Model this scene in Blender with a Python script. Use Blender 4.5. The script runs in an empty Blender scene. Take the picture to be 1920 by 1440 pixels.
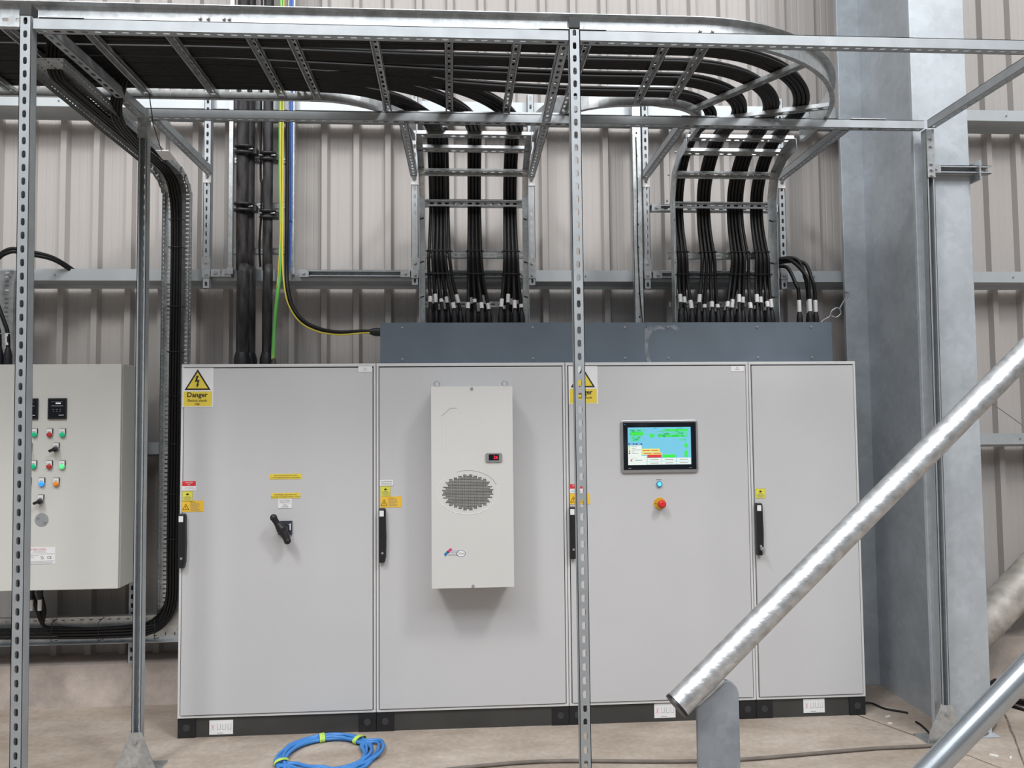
import bpy, math, random
from mathutils import Vector as V, Matrix
random.seed(7)
sc = bpy.context.scene
COL = sc.collection
# ------------------------------------------------------------------ camera
cd = bpy.data.cameras.new('camera'); cam = bpy.data.objects.new('camera', cd); COL.objects.link(cam)
YAW, PITCH, ROLL, FPX = .0625, .0509, -.0095, 1440.0
cy, sy, cp, sp = math.cos(YAW), math.sin(YAW), math.cos(PITCH), math.sin(PITCH)
F = V((sy*cp, cy*cp, sp)); R0 = V((cy, -sy, 0)); U0 = R0.cross(F)
R = R0*math.cos(ROLL) + U0*math.sin(ROLL); U = -R0*math.sin(ROLL) + U0*math.cos(ROLL)
m = Matrix((R, U, -F)).transposed().to_4x4(); m.translation = V((1.4615, -4.0681, 1.5794))
cam.matrix_world = m
cd.sensor_fit = 'HORIZONTAL'; cd.sensor_width = 36; cd.lens = FPX/1920*36; cd.clip_start = .05
sc.camera = cam
# ------------------------------------------------------------------ view, world, lights
sc.view_settings.view_transform = 'Standard'; sc.view_settings.look = 'None'
sc.view_settings.gamma = 1; sc.view_settings.use_curve_mapping = False
sc.view_settings.exposure = -0.11
w = bpy.data.worlds.new('world'); sc.world = w; w.use_nodes = True
bg = w.node_tree.nodes['Background']; bg.inputs[1].default_value = 1.0
_n = w.node_tree.nodes; _tc = _n.new('ShaderNodeTexCoord'); _sx = _n.new('ShaderNodeSeparateXYZ'); _cr = _n.new('ShaderNodeValToRGB')   # dim hall at eye level, bright roof above
w.node_tree.links.new(_tc.outputs['Generated'], _sx.inputs[0]); w.node_tree.links.new(_sx.outputs[2], _cr.inputs[0]); w.node_tree.links.new(_cr.outputs[0], bg.inputs[0])
_cr.color_ramp.elements[0].position = .0; _cr.color_ramp.elements[0].color = (.16, .165, .17, 1)
_cr.color_ramp.elements[1].position = .75; _cr.color_ramp.elements[1].color = (.62, .65, .68, 1)
def area(name, loc, size, energy, col=(1, 1, 1), target=None):
    l = bpy.data.lights.new(name, 'AREA'); l.shape = 'RECTANGLE'; l.size, l.size_y = size
    l.energy = energy; l.color = col
    o = bpy.data.objects.new(name, l); COL.objects.link(o); o.location = loc
    d = V(target)-V(loc) if target else V((0, 0, -1))
    o.rotation_euler = d.to_track_quat('-Z', 'Y').to_euler()
    return o
area('high_bay_light', (-2.6, -6.0, 9.5), (1.5, 1.5), 430, (1, .985, .96), (.6, 0, 1))
area('high_bay_light', (6.0, -6.0, 9.5), (1.5, 1.5), 430, (1, .985, .96), (3, 0, 1))
area('roof_light_strip', (1.8, -4.2, 10), (14, 2.5), 360, (.96, .985, 1), (1.8, -.8, 1))
area('roof_light_strip', (1.8, -9.5, 9.5), (14, 3.0), 820, (.95, .975, 1), (1.8, 0, 1.3))
# ------------------------------------------------------------------ materials
def newmat(name):
    mt = bpy.data.materials.new(name); mt.use_nodes = True
    return mt, mt.node_tree, mt.node_tree.nodes['Principled BSDF']
def mat(name, col, rough=.5, metal=0, var=.06, scale=6, emit=0, bump=0, stretch=None, var2=None):
    mt, nt, b = newmat(name); N = nt.nodes; L = nt.links
    tc = N.new('ShaderNodeTexCoord'); mp = N.new('ShaderNodeMapping')
    if stretch: mp.inputs['Scale'].default_value = stretch
    L.new(tc.outputs['Object'], mp.inputs[0])
    no = N.new('ShaderNodeTexNoise'); no.inputs['Scale'].default_value = scale; no.inputs['Detail'].default_value = 5
    L.new(mp.outputs[0], no.inputs['Vector'])
    cr = N.new('ShaderNodeValToRGB')
    a, c = [tuple(max(0, min(1, x*(1+s))) for x in col)+(1,) for s in (-var, var)]
    cr.color_ramp.elements[0].position = .3; cr.color_ramp.elements[1].position = .7
    cr.color_ramp.elements[0].color = a; cr.color_ramp.elements[1].color = c
    L.new(no.outputs[0], cr.inputs[0]); L.new(cr.outputs[0], b.inputs['Base Color'])
    if var2:   # second, finer or coarser pattern multiplied in
        n2 = N.new('ShaderNodeTexVoronoi'); n2.inputs['Scale'].default_value = var2[0]
        L.new(mp.outputs[0], n2.inputs['Vector'])
        mr = N.new('ShaderNodeMapRange'); mr.inputs[3].default_value = 1-var2[1]; mr.inputs[4].default_value = 1+var2[1]
        sp_ = N.new('ShaderNodeSeparateColor'); L.new(n2.outputs['Color'], sp_.inputs[0]); L.new(sp_.outputs[0], mr.inputs[0])
        mx = N.new('ShaderNodeMix'); mx.data_type = 'RGBA'; mx.blend_type = 'MULTIPLY'; mx.inputs[0].default_value = 1
        L.new(cr.outputs[0], mx.inputs[6]); L.new(mr.outputs[0], mx.inputs[7]); L.new(mx.outputs[2], b.inputs['Base Color'])
    b.inputs['Roughness'].default_value = rough; b.inputs['Metallic'].default_value = metal
    if emit:
        b.inputs['Emission Color'].default_value = tuple(col)+(1,); b.inputs['Emission Strength'].default_value = emit
    if bump:
        bp = N.new('ShaderNodeBump'); bp.inputs['Strength'].default_value = bump; bp.inputs['Distance'].default_value = .01
        L.new(no.outputs[0], bp.inputs['Height']); L.new(bp.outputs[0], b.inputs['Normal'])
    return mt
M = dict(
 strut=mat('galvanised strut', (.37, .395, .415), .5, .55, .08, 14),
 rail=mat('galvanised ladder steel', (.50, .52, .53), .36, .75, .14, 22, var2=(60, .10)),
 column=mat('hot dip galvanised steel', (.43, .465, .50), .5, .35, .11, 4.5, bump=.10, var2=(30, .05)),
 girt=mat('galvanised purlin', (.47, .50, .52), .45, .45, .05, 5),
 tube=mat('galvanised tube', (.52, .53, .54), .38, .8, .24, 50, bump=.25, stretch=(.7, .7, 1.0)),
 tube2=mat('smooth galvanised tube', (.44, .48, .52), .27, .9, .06, 20),
 plate=mat('weathered galvanised plate', (.24, .265, .295), .5, .4, .25, 9, var2=(50, .06)),
 smear=mat('pale chalky smear', (.20, .225, .25), .7, 0, .3, 30),
 dark=mat('dark blue grey plastic', (.035, .042, .055), .4, 0, .05, 20),
 box=mat('blue grey galvanised sheet', (.135, .165, .20), .42, .3, .10, 4),
 ral=mat('light grey cabinet paint', (.50, .50, .51), .5, 0, .015, 3),
 ral2=mat('pale grey frame paint', (.58, .58, .58), .45, 0, .01, 3),
 enc=mat('warm grey enclosure paint', (.56, .56, .53), .48, 0, .02, 3),
 cool=mat('cooling unit paint', (.56, .555, .54), .5, 0, .01, 3),
 rubber=mat('black rubber cable', (.0085, .008, .0085), .42, 0, .2, 20),
 arm=mat('black armoured cable', (.028, .026, .028), .5, 0, .85, 38, bump=.3, stretch=(1, 1, .22)),
 black=mat('black plastic', (.014, .014, .016), .38, 0, .1, 20),
 seal=mat('dark seal', (.03, .03, .032), .7, 0, .1, 20),
 plinth=mat('dark grey plinth paint', (.040, .039, .037), .5, 0, .12, 7),
 white=mat('white label', (.72, .72, .73), .6, 0, .02, 20),
 yellow=mat('yellow label', (.72, .56, .06), .5, 0, .04, 20),
 lemon=mat('lemon label', (.66, .62, .06), .5, 0, .04, 20),
 amber=mat('amber label', (.78, .48, .035), .5, 0, .04, 20),
 red=mat('red label', (.60, .03, .04), .5, 0, .04, 20),
 ink=mat('black ink', (.02, .018, .015), .6, 0, .05, 20),
 greyink=mat('grey ink', (.22, .22, .23), .6, 0, .05, 20),
 green=mat('green earth sheath', (.12, .42, .09), .45, 0, .05, 20),
 yel=mat('yellow earth stripe', (.62, .50, .05), .45, 0, .05, 20),
 blue=mat('blue cable', (.045, .20, .52), .38, 0, .1, 12),
 blue2=mat('blue data cable', (.05, .13, .45), .45, 0, .1, 12),
 lime=mat('lime tape', (.42, .62, .10), .5, 0, .25, 90),
 grey=mat('grey cable', (.13, .11, .095), .7, 0, .2, 12),
 zinc=mat('zinc bolt', (.42, .42, .43), .45, .7, .05, 20),
 silver=mat('silver bezel', (.40, .40, .41), .32, .7, .03, 20),
 glass=mat('black glass', (.006, .008, .012), .08, 0, .02, 20),
 sky=mat('screen blue', (.16, .50, .68), .3, 0, 0, 20, emit=.28),
 sgreen=mat('screen green', (.05, .72, .06), .3, 0, 0, 20, emit=.25),
 smint=mat('screen mint', (.10, .62, .36), .3, 0, 0, 20, emit=.22),
 swhite=mat('screen white', (.62, .68, .64), .3, 0, 0, 20, emit=.42),
 syel=mat('screen yellow', (.75, .66, .16), .3, 0, 0, 20, emit=.28),
 sred=mat('screen red', (.60, .05, .05), .3, 0, 0, 20, emit=.2),
 snavy=mat('screen navy', (.02, .13, .32), .3, 0, 0, 20, emit=.4),
 lgreen=mat('green lens', (.01, .42, .20), .25, 0, 0, 20, emit=.25),
 lgreen2=mat('lit green lens', (.10, .72, .25), .25, 0, 0, 20, emit=.6),
 lred=mat('red lens', (.42, .03, .03), .25, 0, 0, 20, emit=.1),
 lblue=mat('lit blue lens', (.03, .28, .95), .25, 0, 0, 20, emit=.8),
 lcyan=mat('lit cyan lens', (.10, .60, .85), .25, 0, 0, 20, emit=.7),
 lorange=mat('orange lens', (.68, .22, .02), .25, 0, 0, 20, emit=.2),
 redp=mat('red mushroom plastic', (.60, .025, .02), .35, 0, .05, 20),
 yelp=mat('yellow plastic', (.60, .36, .02), .4, 0, .05, 20),
 led=mat('red digits', (.9, .02, .05), .3, 0, 0, 20, emit=1.2),
 pink=mat('magenta print', (.55, .05, .18), .5, 0, .02, 20),
 navy=mat('navy print', (.03, .05, .20), .5, 0, .02, 20),
 azure=mat('azure print', (.03, .20, .45), .5, 0, .02, 20),
 rust=mat('rust stained galvanised pipe', (.40, .375, .34), .55, .3, .28, 15, bump=.1),
 cladd=mat('beige grey wall sheet', (.39, .365, .35), .55, 0, .02, 2, stretch=(8, 1, .3)),
 scrap=mat('white scrap', (.7, .7, .68), .6, 0, .1, 30),
)
def floor_mat():
    mt, nt, b = newmat('dusty concrete floor'); N = nt.nodes; L = nt.links
    tc = N.new('ShaderNodeTexCoord')
    def noise(s, d, rough=.6, vec=None):
        n = N.new('ShaderNodeTexNoise'); n.inputs['Scale'].default_value = s; n.inputs['Detail'].default_value = d
        n.inputs['Roughness'].default_value = rough; L.new(vec or tc.outputs['Object'], n.inputs['Vector']); return n
    mp = N.new('ShaderNodeMapping'); mp.inputs['Rotation'].default_value = (0, 0, .35); mp.inputs['Scale'].default_value = (1, 2.6, 1)
    L.new(tc.outputs['Object'], mp.inputs[0])
    n1 = noise(1.7, 9, .65, mp.outputs[0]); n2 = noise(34, 5); n3 = noise(1.1, 3)
    def ramp(n, e):
        r = N.new('ShaderNodeValToRGB'); r.color_ramp.elements[0].position = e[0][0]; r.color_ramp.elements[0].color = e[0][1]+(1,)
        r.color_ramp.elements[1].position = e[1][0]; r.color_ramp.elements[1].color = e[1][1]+(1,); L.new(n.outputs[0], r.inputs[0]); return r
    r1 = ramp(n1, [(.32, (.27, .215, .172)), (.66, (.42, .362, .312))])
    r2 = ramp(n2, [(.3, (.86, .86, .86)), (.7, (1.08, 1.08, 1.08))])
    r3 = ramp(n3, [(.35, (.88, .87, .86)), (.65, (1.05, 1.05, 1.05))])
    def mul(a, c):
        x = N.new('ShaderNodeMix'); x.data_type = 'RGBA'; x.blend_type = 'MULTIPLY'; x.inputs[0].default_value = 1
        L.new(a, x.inputs[6]); L.new(c, x.inputs[7]); return x.outputs[2]
    o = mul(mul(r1.outputs[0], r2.outputs[0]), r3.outputs[0]); L.new(o, b.inputs['Base Color'])
    b.inputs['Roughness'].default_value = .75
    bp = N.new('ShaderNodeBump'); bp.inputs['Strength'].default_value = .25; bp.inputs['Distance'].default_value = .01
    L.new(n2.outputs[0], bp.inputs['Height']); L.new(bp.outputs[0], b.inputs['Normal'])
    return mt
for _k, _v in (('rubber', .25), ('arm', .3), ('black', .4)): M[_k].node_tree.nodes['Principled BSDF'].inputs['Specular IOR Level'].default_value = _v
M['floor'] = floor_mat()
M['kerb'] = mat('rough cast concrete', (.42, .362, .325), .85, 0, .22, 7, bump=.5, var2=(90, .04))
M['joint'] = mat('dark slab joint', (.13, .10, .08), .9, 0, .4, 30)
# ------------------------------------------------------------------ mesh builder
class MB:
    def __init__(s): s.v = []; s.f = []; s.m = []; s.s = []; s.mats = []
    def mi(s, k):
        if k not in s.mats: s.mats.append(k)
        return s.mats.index(k)
    def add(s, vs, fs, k, smooth=False):
        o = len(s.v); s.v += [tuple(x) for x in vs]; i = s.mi(k)
        for f in fs: s.f.append([o+j for j in f]); s.m.append(i); s.s.append(smooth)
    def box(s, x0, x1, y0, y1, z0, z1, k):
        vs = [(x, y, z) for x in (x0, x1) for y in (y0, y1) for z in (z0, z1)]
        s.add(vs, [(0, 1, 3, 2), (4, 6, 7, 5), (0, 4, 5, 1), (2, 3, 7, 6), (0, 2, 6, 4), (1, 5, 7, 3)], k)
    def obox(s, c, ax, ay, az, k):   # oriented box: centre and three half-axis vectors
        c, ax, ay, az = map(V, (c, ax, ay, az))
        vs = [c+a*ax+b*ay+d*az for a in (-1, 1) for b in (-1, 1) for d in (-1, 1)]
        s.add(vs, [(0, 1, 3, 2), (4, 6, 7, 5), (0, 4, 5, 1), (2, 3, 7, 6), (0, 2, 6, 4), (1, 5, 7, 3)], k)
    def tube(s, pts, r, k, n=8, caps=True, smooth=True):
        pts = [V(p) for p in pts]; N = len(pts)
        rs = r if isinstance(r, (list, tuple)) else [r]*N
        t0 = (pts[1]-pts[0]).normalized()
        a = V((0, 0, 1)) if abs(t0.z) < .9 else V((1, 0, 0))
        u = t0.cross(a).normalized(); vs = []
        for i in range(N):
            t = (pts[min(i+1, N-1)]-pts[max(i-1, 0)]).normalized()
            u = (u-t*u.dot(t)).normalized(); w_ = t.cross(u)
            vs += [pts[i]+(u*math.cos(2*math.pi*j/n)+w_*math.sin(2*math.pi*j/n))*rs[i] for j in range(n)]
        fs = [(i*n+j, i*n+(j+1) % n, (i+1)*n+(j+1) % n, (i+1)*n+j) for i in range(N-1) for j in range(n)]
        s.add(vs, fs, k, smooth)
        if caps:
            s.add(vs[:n], [list(range(n))[::-1]], k); s.add(vs[-n:], [list(range(n))], k)
    def poly(s, pts, y, th, k):      # prism on the XZ plane, front at y (towards -Y), thickness th going +Y
        n = len(pts); vs = [(p[0], y, p[1]) for p in pts]+[(p[0], y+th, p[1]) for p in pts]
        s.add(vs, [list(range(n)), list(range(n, 2*n))[::-1]]+[(i, i+n, (i+1) % n+n, (i+1) % n) for i in range(n)], k)
    def rect(s, x0, x1, z0, z1, y, k, th=.0005): s.box(x0, x1, y, y+th, z0, z1, k)
    def disc(s, cx, cz, rx, rz, y, th, k, n=24): s.poly([(cx+rx*math.cos(2*math.pi*i/n), cz+rz*math.sin(2*math.pi*i/n)) for i in range(n)], y, th, k)
    def ring(s, cx, cz, r0, r1, y, k, n=28, e=1.0, a0=0, a1=2*math.pi):
        vs = []
        for i in range(n+1):
            a = a0+(a1-a0)*i/n
            vs += [(cx+r*math.cos(a), y, cz+r*e*math.sin(a)) for r in (r0, r1)]
        s.add(vs, [(2*i, 2*i+1, 2*i+3, 2*i+2) for i in range(n)], k)
    def text(s, t, cx, cz, h, y, k, maxw=None, ang=0, bold=0):
        cu = bpy.data.curves.new('t', 'FONT'); cu.body = t; cu.offset = bold; cu.size = 1; cu.resolution_u = 2
        ob = bpy.data.objects.new('t', cu); me = ob.to_mesh()
        vs = [v.co.copy() for v in me.vertices]; fs = [list(p.vertices) for p in me.polygons]
        ob.to_mesh_clear(); bpy.data.objects.remove(ob); bpy.data.curves.remove(cu)
        if not vs: return
        x0 = min(v.x for v in vs); x1 = max(v.x for v in vs); sc_ = h/.72
        sx = sc_ if not maxw else min(sc_, maxw/(x1-x0))
        out = []
        for v in vs:
            a = (v.x-(x0+x1)/2)*sx; b = (v.y-.34)*sc_
            out.append((cx+a*math.cos(ang)-b*math.sin(ang), y, cz+a*math.sin(ang)+b*math.cos(ang)))
        s.add(out, fs, k)
    # slotted plate: cells of `pitch` along l from o, width W along w, thickness t against n (outward normal)
    def slot_plate(s, o, l, w_, n, L, W, pitch, sl, sw, t, k, off=0):
        o, l, w_, n = map(V, (o, l, w_, n)); cells = max(1, int(round(L/pitch))); p = L/cells
        h = max(0, sl/2-sw/2); hole = []; outer = []
        for a, oo in zip((-90, -54, -18, 18, 54, 90), ((h, -W/2), (p/2, -W/2), (p/2, -W/6), (p/2, W/6), (p/2, W/2), (h, W/2))):
            a = math.radians(a); hole.append((h+math.cos(a)*sw/2, math.sin(a)*sw/2)); outer.append(oo)
        hole += [(-x, -y) for x, y in hole]; outer += [(-x, -y) for x, y in outer]
        vs = []; fs = []
        for c in range(cells):
            cc = o+l*(p*(c+.5)); b = len(vs)
            for (pts, d) in ((hole, 0), (outer, 0), (hole, t), (outer, t)):
                vs += [cc+l*x+w_*(y+(off if pts is hole else 0))-n*d for x, y in pts]
            for i in range(12):
                j = (i+1) % 12
                fs.append((b+i, b+j, b+12+j, b+12+i)); fs.append((b+24+j, b+24+i, b+36+i, b+36+j)); fs.append((b+j, b+i, b+24+i, b+24+j))
        s.add(vs, fs, k)
    # slotted C channel: p0->p1 is the centre line of the web's outer face, n its outward normal
    def strut(s, p0, p1, n, k='strut', W=.041, D=.041, slots=True, pitch=.05, sl=.028, sw=.014, lip=.009, t=.0025):
        p0, p1, n = V(p0), V(p1), V(n).normalized(); l = (p1-p0); L = l.length; l.normalize()
        n = (n-l*n.dot(l)).normalized(); w_ = l.cross(n)
        if slots: s.slot_plate(p0, l, w_, n, L, W, pitch, sl, sw, t, k)
        else: s.obox(p0+l*L/2-n*t/2, l*L/2, w_*W/2, n*t/2, k)
        mid = p0+l*L/2
        for sg in (-1, 1):
            s.obox(mid+w_*sg*(W/2-t/2)-n*D/2, l*L/2, w_*t/2, n*D/2, k)
            if lip: s.obox(mid+w_*sg*(W/2-lip/2)-n*(D-t/2), l*L/2, w_*lip/2, n*t/2, k)
    # sweep an open/closed profile [(f,g)] along a path; f along fixed axis Fx, g along T x Fx
    def sweep(s, pts, Fx, prof, k, closed=True, smooth=False):
        pts = [V(p) for p in pts]; Fx = V(Fx); N = len(pts); n = len(prof); vs = []
        for i in range(N):
            a = (pts[i]-pts[i-1]).normalized() if i else (pts[1]-pts[0]).normalized()
            b = (pts[i+1]-pts[i]).normalized() if i < N-1 else a
            t = (a+b).normalized(); g = t.cross(Fx).normalized(); sc_ = 1/max(.5, t.dot(b))
            vs += [pts[i]+Fx*f+g*gg*sc_ for f, gg in prof]
        m_ = n if closed else n-1
        fs = [(i*n+j, i*n+(j+1) % n, (i+1)*n+(j+1) % n, (i+1)*n+j) for i in range(N-1) for j in range(m_)]
        s.add(vs, fs, k, smooth)
        if closed: s.add(vs[:n], [list(range(n))], k); s.add(vs[-n:], [list(range(n))[::-1]], k)
    def bolt(s, c, n, r=.009, k='zinc'):
        c, n = V(c), V(n).normalized(); s.tube([c, c+n*.002], r*1.5, k, 12, smooth=False); s.tube([c+n*.002, c+n*.009], r, k, 6, smooth=False)
    def build(s, name, parent=None, bevel=0):
        me = bpy.data.meshes.new(name); me.from_pydata(s.v, [], s.f)
        for k in s.mats: me.materials.append(M[k])
        me.polygons.foreach_set('material_index', s.m); me.polygons.foreach_set('use_smooth', s.s); me.update()
        ob = bpy.data.objects.new(name, me); COL.objects.link(ob)
        if parent is not None: attach(ob, parent)
        if bevel:
            b = ob.modifiers.new('bevel', 'BEVEL'); b.width = bevel; b.segments = 2; b.limit_method = 'ANGLE'; b.angle_limit = 1.0
        return ob
OFF = {}
def attach(ob, parent):
    # children are modelled in world coordinates; undo the parent's translation
    ob.parent = parent
    o = world_loc(parent); ob.location = ob.location - o
def world_loc(o):
    l = V(o.location)
    while o.parent: o = o.parent; l += V(o.location)
    return l
def tag(o, label=None, cat=None, group=None, kind=None):
    if label: o['label'] = label
    if cat: o['category'] = cat
    if group: o['group'] = group
    if kind: o['kind'] = kind
    return o
def thing(name, loc, label, cat, group=None):
    o = bpy.data.objects.new(name, None); o.empty_display_size = .1; COL.objects.link(o); o.location = loc
    return tag(o, label, cat, group)
def lerp(a, b, t): return a+(b-a)*t
def sstep(t): t = max(0, min(1, t)); return t*t*(3-2*t)
def smooth_path(P, n=6):
    P = [V(p) for p in P]; out = []
    for i in range(len(P)-1):
        p0 = P[max(i-1, 0)]; p1 = P[i]; p2 = P[i+1]; p3 = P[min(i+2, len(P)-1)]
        for j in range(n):
            t = j/n
            out.append(.5*((2*p1)+(p2-p0)*t+(2*p0-5*p1+4*p2-p3)*t*t+(3*p1-p0-3*p2+p3)*t**3))
    out.append(P[-1]); return out
def arc(cx, cy_, r, a0, a1, n, z, ry=None):
    return [V((cx+r*math.cos(math.radians(lerp(a0, a1, i/n))), cy_+(ry or r)*math.sin(math.radians(lerp(a0, a1, i/n))), z)) for i in range(n+1)]
# ================================================================== STRUCTURE
b = MB(); b.box(-9, 13, -12, .9, -.2, 0, 'floor'); tag(b.build('floor'), kind='structure')
# ribbed wall sheet: narrow ribs towards the room every 195 mm, faint stiffening grooves between them
prof = []; x = 1.389-.195*40; n_ribs = 92
for i in range(n_ribs):
    c = x+.195*i
    prof += [(c-.030, .70), (c-.017, .664), (c+.017, .664), (c+.030, .70)]
    for g in (.075, .12):
        prof += [(c+g-.006, .70), (c+g-.003, .7012), (c+g+.003, .7012), (c+g+.006, .70)]
vs = [(p[0], p[1], z) for p in prof for z in (0, 9)]
b = MB(); b.add(vs, [(2*i, 2*i+2, 2*i+3, 2*i+1) for i in range(len(prof)-1)], 'cladd')
b.box(prof[0][0], prof[-1][0], .75, .78, 0, 9, 'cladd'); tag(b.build('wall_back'), kind='structure')
# cast concrete upstand at the foot of the wall
b = MB(); xs = [-8+.5*i for i in range(41)]
vs = []
for X in xs:
    j = random.uniform(-.006, .006)
    vs += [(X, .50+j, 0), (X, .50+j*.4, .238+j*.6), (X, .52, .246+j*.5), (X, .70, .245)]
b.add(vs, [(4*i+j, 4*i+4+j, 4*i+5+j, 4*i+1+j) for i in range(len(xs)-1) for j in range(3)], 'kerb')
b.box(-8, 12, .52, .70, 0, .235, 'kerb'); tag(b.build('trim_1'), kind='structure')
b = MB()   # floor slab joints
def joint(p, q, wd=.006):
    p, q = V((*p, .0006)), V((*q, .0006)); n_ = 14; d = (q-p).normalized(); s_ = V((-d.y, d.x, 0)); vv = []
    for i in range(n_+1):
        c = p.lerp(q, i/n_)+s_*random.uniform(-.003, .003); wv = wd*random.uniform(.5, 1.1); vv += [c-s_*wv, c+s_*wv]
    b.add(vv, [(2*i, 2*i+1, 2*i+3, 2*i+2) for i in range(n_)], 'joint')
joint((3.50, .11), (3.737, -.348)); joint((3.737, -.348), (4.1, -1.15)); joint((4.42, .10), (4.017, -.609)); joint((4.017, -.609), (3.6, -1.3))
tag(b.build('trim_2'), kind='structure')
# sheeting rails
for z, lb in ((3.46, 'topmost galvanised sheeting rail running across the ribbed wall'), (2.43, 'galvanised sheeting rail carrying the feet of the upright wall channels'),
              (1.42, 'galvanised sheeting rail behind the cabinets at mid height of the wall'), (.42, 'lowest galvanised sheeting rail just above the concrete upstand')):
    b = MB()
    b.box(-8, 12, .50, .503, z, z+.068, 'girt'); b.box(-8, 12, .503, .664, z, z+.003, 'girt'); b.box(-8, 12, .661, .664, z-.02, z, 'girt')
    b.box(-8, 12, .503, .516, z+.065, z+.068, 'girt')
    for X in (-.9, .9, 2.2, 3.55, 3.62, 4.9, 5.1): b.bolt((X, .50, z+.034), (0, -1, 0), .004)
    tag(b.build('sheeting_rail'), lb, 'wall rail', 'sheeting rails on the ribbed wall')
# steel column
t = thing('steel_column', (3.94, .08, 0), 'large galvanised steel building column right of the cabinets', 'column')
b = MB(); b.box(3.79, 4.087, -.30, -.275, .0, 8.5, 'column'); b.build('near_flange', t, .003)
b = MB(); b.box(3.787, 4.087, .45, .475, .0, 8.5, 'column'); b.build('far_flange', t, .003)
b = MB(); b.box(3.925, 3.941, -.275, .45, 0, 8.5, 'column')
for Y, d in ((-.275, 1), (.45, -1)):
    for X, s_ in (): b.add([(X, Y, 0), (X+.007*s_, Y, 0), (X, Y+.007*d, 0), (X, Y, 8.5), (X+.007*s_, Y, 8.5), (X, Y+.007*d, 8.5)], [(0, 1, 4, 3), (1, 2, 5, 4), (2, 0, 3, 5)], 'column')
b.build('web', t)
b = MB(); b.box(3.935, 4.105, -.335, .48, 0, .006, 'column'); b.build('base_plate', t, .002)
# ================================================================== CABINETS
def handle(parent, x, z0, z1, keyed=False):
    b = MB(); xc = x+.018
    prof = [(-.017, 0), (.012, 0), (.018, .03), (.020, .13), (.018, .20), (.017, .268), (.012, .275), (-.017, .275)]
    sc_ = (z1-z0)/.275
    pts = [(xc+a, z0+c*sc_) for a, c in prof]
    b.poly(pts, -.034, .030, 'black'); o = b.build('door_handle', parent, .004)
    b = MB(); b.rect(xc-.014, xc+.008, z1-.040, z1-.010, -.0352, 'white'); 
    b.build('handle_label', o) if 0 else tag(b.build('white_insert', parent), 'white insert on the black handle')
    b = MB(); b.disc(xc+.001, z0+.05, .006, .006, -.037, .003, 'zinc', 16); b.build('key_lock', parent)
    if keyed: b = MB(); b.disc(xc+.006, z0+.035, .011, .011, -.05, .016, 'zinc', 16); b.box(xc+.002, xc+.010, -.066, -.05, z0+.010, z0+.036, 'zinc'); b.build('key', parent)
def danger_sign(parent, x0, z1, w_=.156, h=.202):
    b = MB(); y = -.0075; b.rect(x0, x0+w_, z1-h, z1, y, 'white', .001)
    cx = x0+w_*.49
    def tri(top, half, bot, yy, k): b.poly([(cx, z1-top), (cx+half, z1-bot), (cx-half, z1-bot)], yy, .0004, k)
    tri(.006, .066, .114, y-.0006, 'ink'); tri(.022, .052, .106, y-.0012, 'yellow')
    bolt_ = [(-.006, .040), (.006, .040), (-.002, .062), (.010, .062), (.004, .084), (.008, .084), (-.002, .102), (-.007, .086), (-.003, .086), (-.001, .070), (-.014, .074)]
    b.poly([(cx+a, z1-c) for a, c in bolt_], y-.0018, .0004, 'ink')
    b.rect(x0+.006, x0+w_-.006, z1-h+.004, z1-.122, y-.0006, 'yellow')
    b.text('Danger', cx, z1-.1385, .025, y-.0012, 'ink', .126, bold=.026); b.text('Electric shock', cx, z1-.168, .0125, y-.0012, 'ink', .114, bold=.016); b.text('risk', cx, z1-.186, .0125, y-.0012, 'ink', bold=.014)
    tag(b.build('warning_sign', parent), 'yellow danger sign with black lightning triangle')
def red_label(parent, x, z):
    b = MB(); y = -.0075; b.rect(x, x+.070, z-.050, z, y, 'white', .001); b.rect(x+.001, x+.069, z-.026, z-.001, y-.0006, 'red')
    b.text('DANGER', x+.035, z-.009, .007, y-.0012, 'white', .045); b.text('400V', x+.035, z-.0195, .006, y-.0012, 'white')
    b.rect(x+.012, x+.058, z-.0335, z-.0325, y-.0006, 'greyink'); b.rect(x+.006, x+.064, z-.042, z-.0405, y-.0006, 'greyink')
    tag(b.build('voltage_label', parent), 'red and white danger label')
def lemon_label(parent, x, z):
    b = MB(); y = -.0075; b.rect(x, x+.053, z-.052, z, y, 'lemon', .001)
    cx = x+.0265
    b.poly([(cx-.008, z-.018), (cx-.003, z-.012), (cx+.002, z-.010), (cx+.004, z-.014), (cx+.009, z-.017), (cx+.003, z-.021), (cx-.003, z-.021)], y-.0006, .0003, 'ink')
    for i, hw in enumerate((.012, .019, .021, .018, .014)): b.rect(cx-hw, cx+hw, z-.0275-.0045*i, z-.0262-.0045*i, y-.0006, 'greyink')
    for a in ((x+.002, x+.051, z-.0025, z-.0018), (x+.002, x+.051, z-.0502, z-.0495), (x+.002, x+.0027, z-.05, z-.002), (x+.0503, x+.051, z-.05, z-.002)): b.rect(a[0], a[1], a[2], a[3], y-.0006, 'greyink')
    tag(b.build('caution_label', parent), 'small square lemon yellow caution label')
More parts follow.
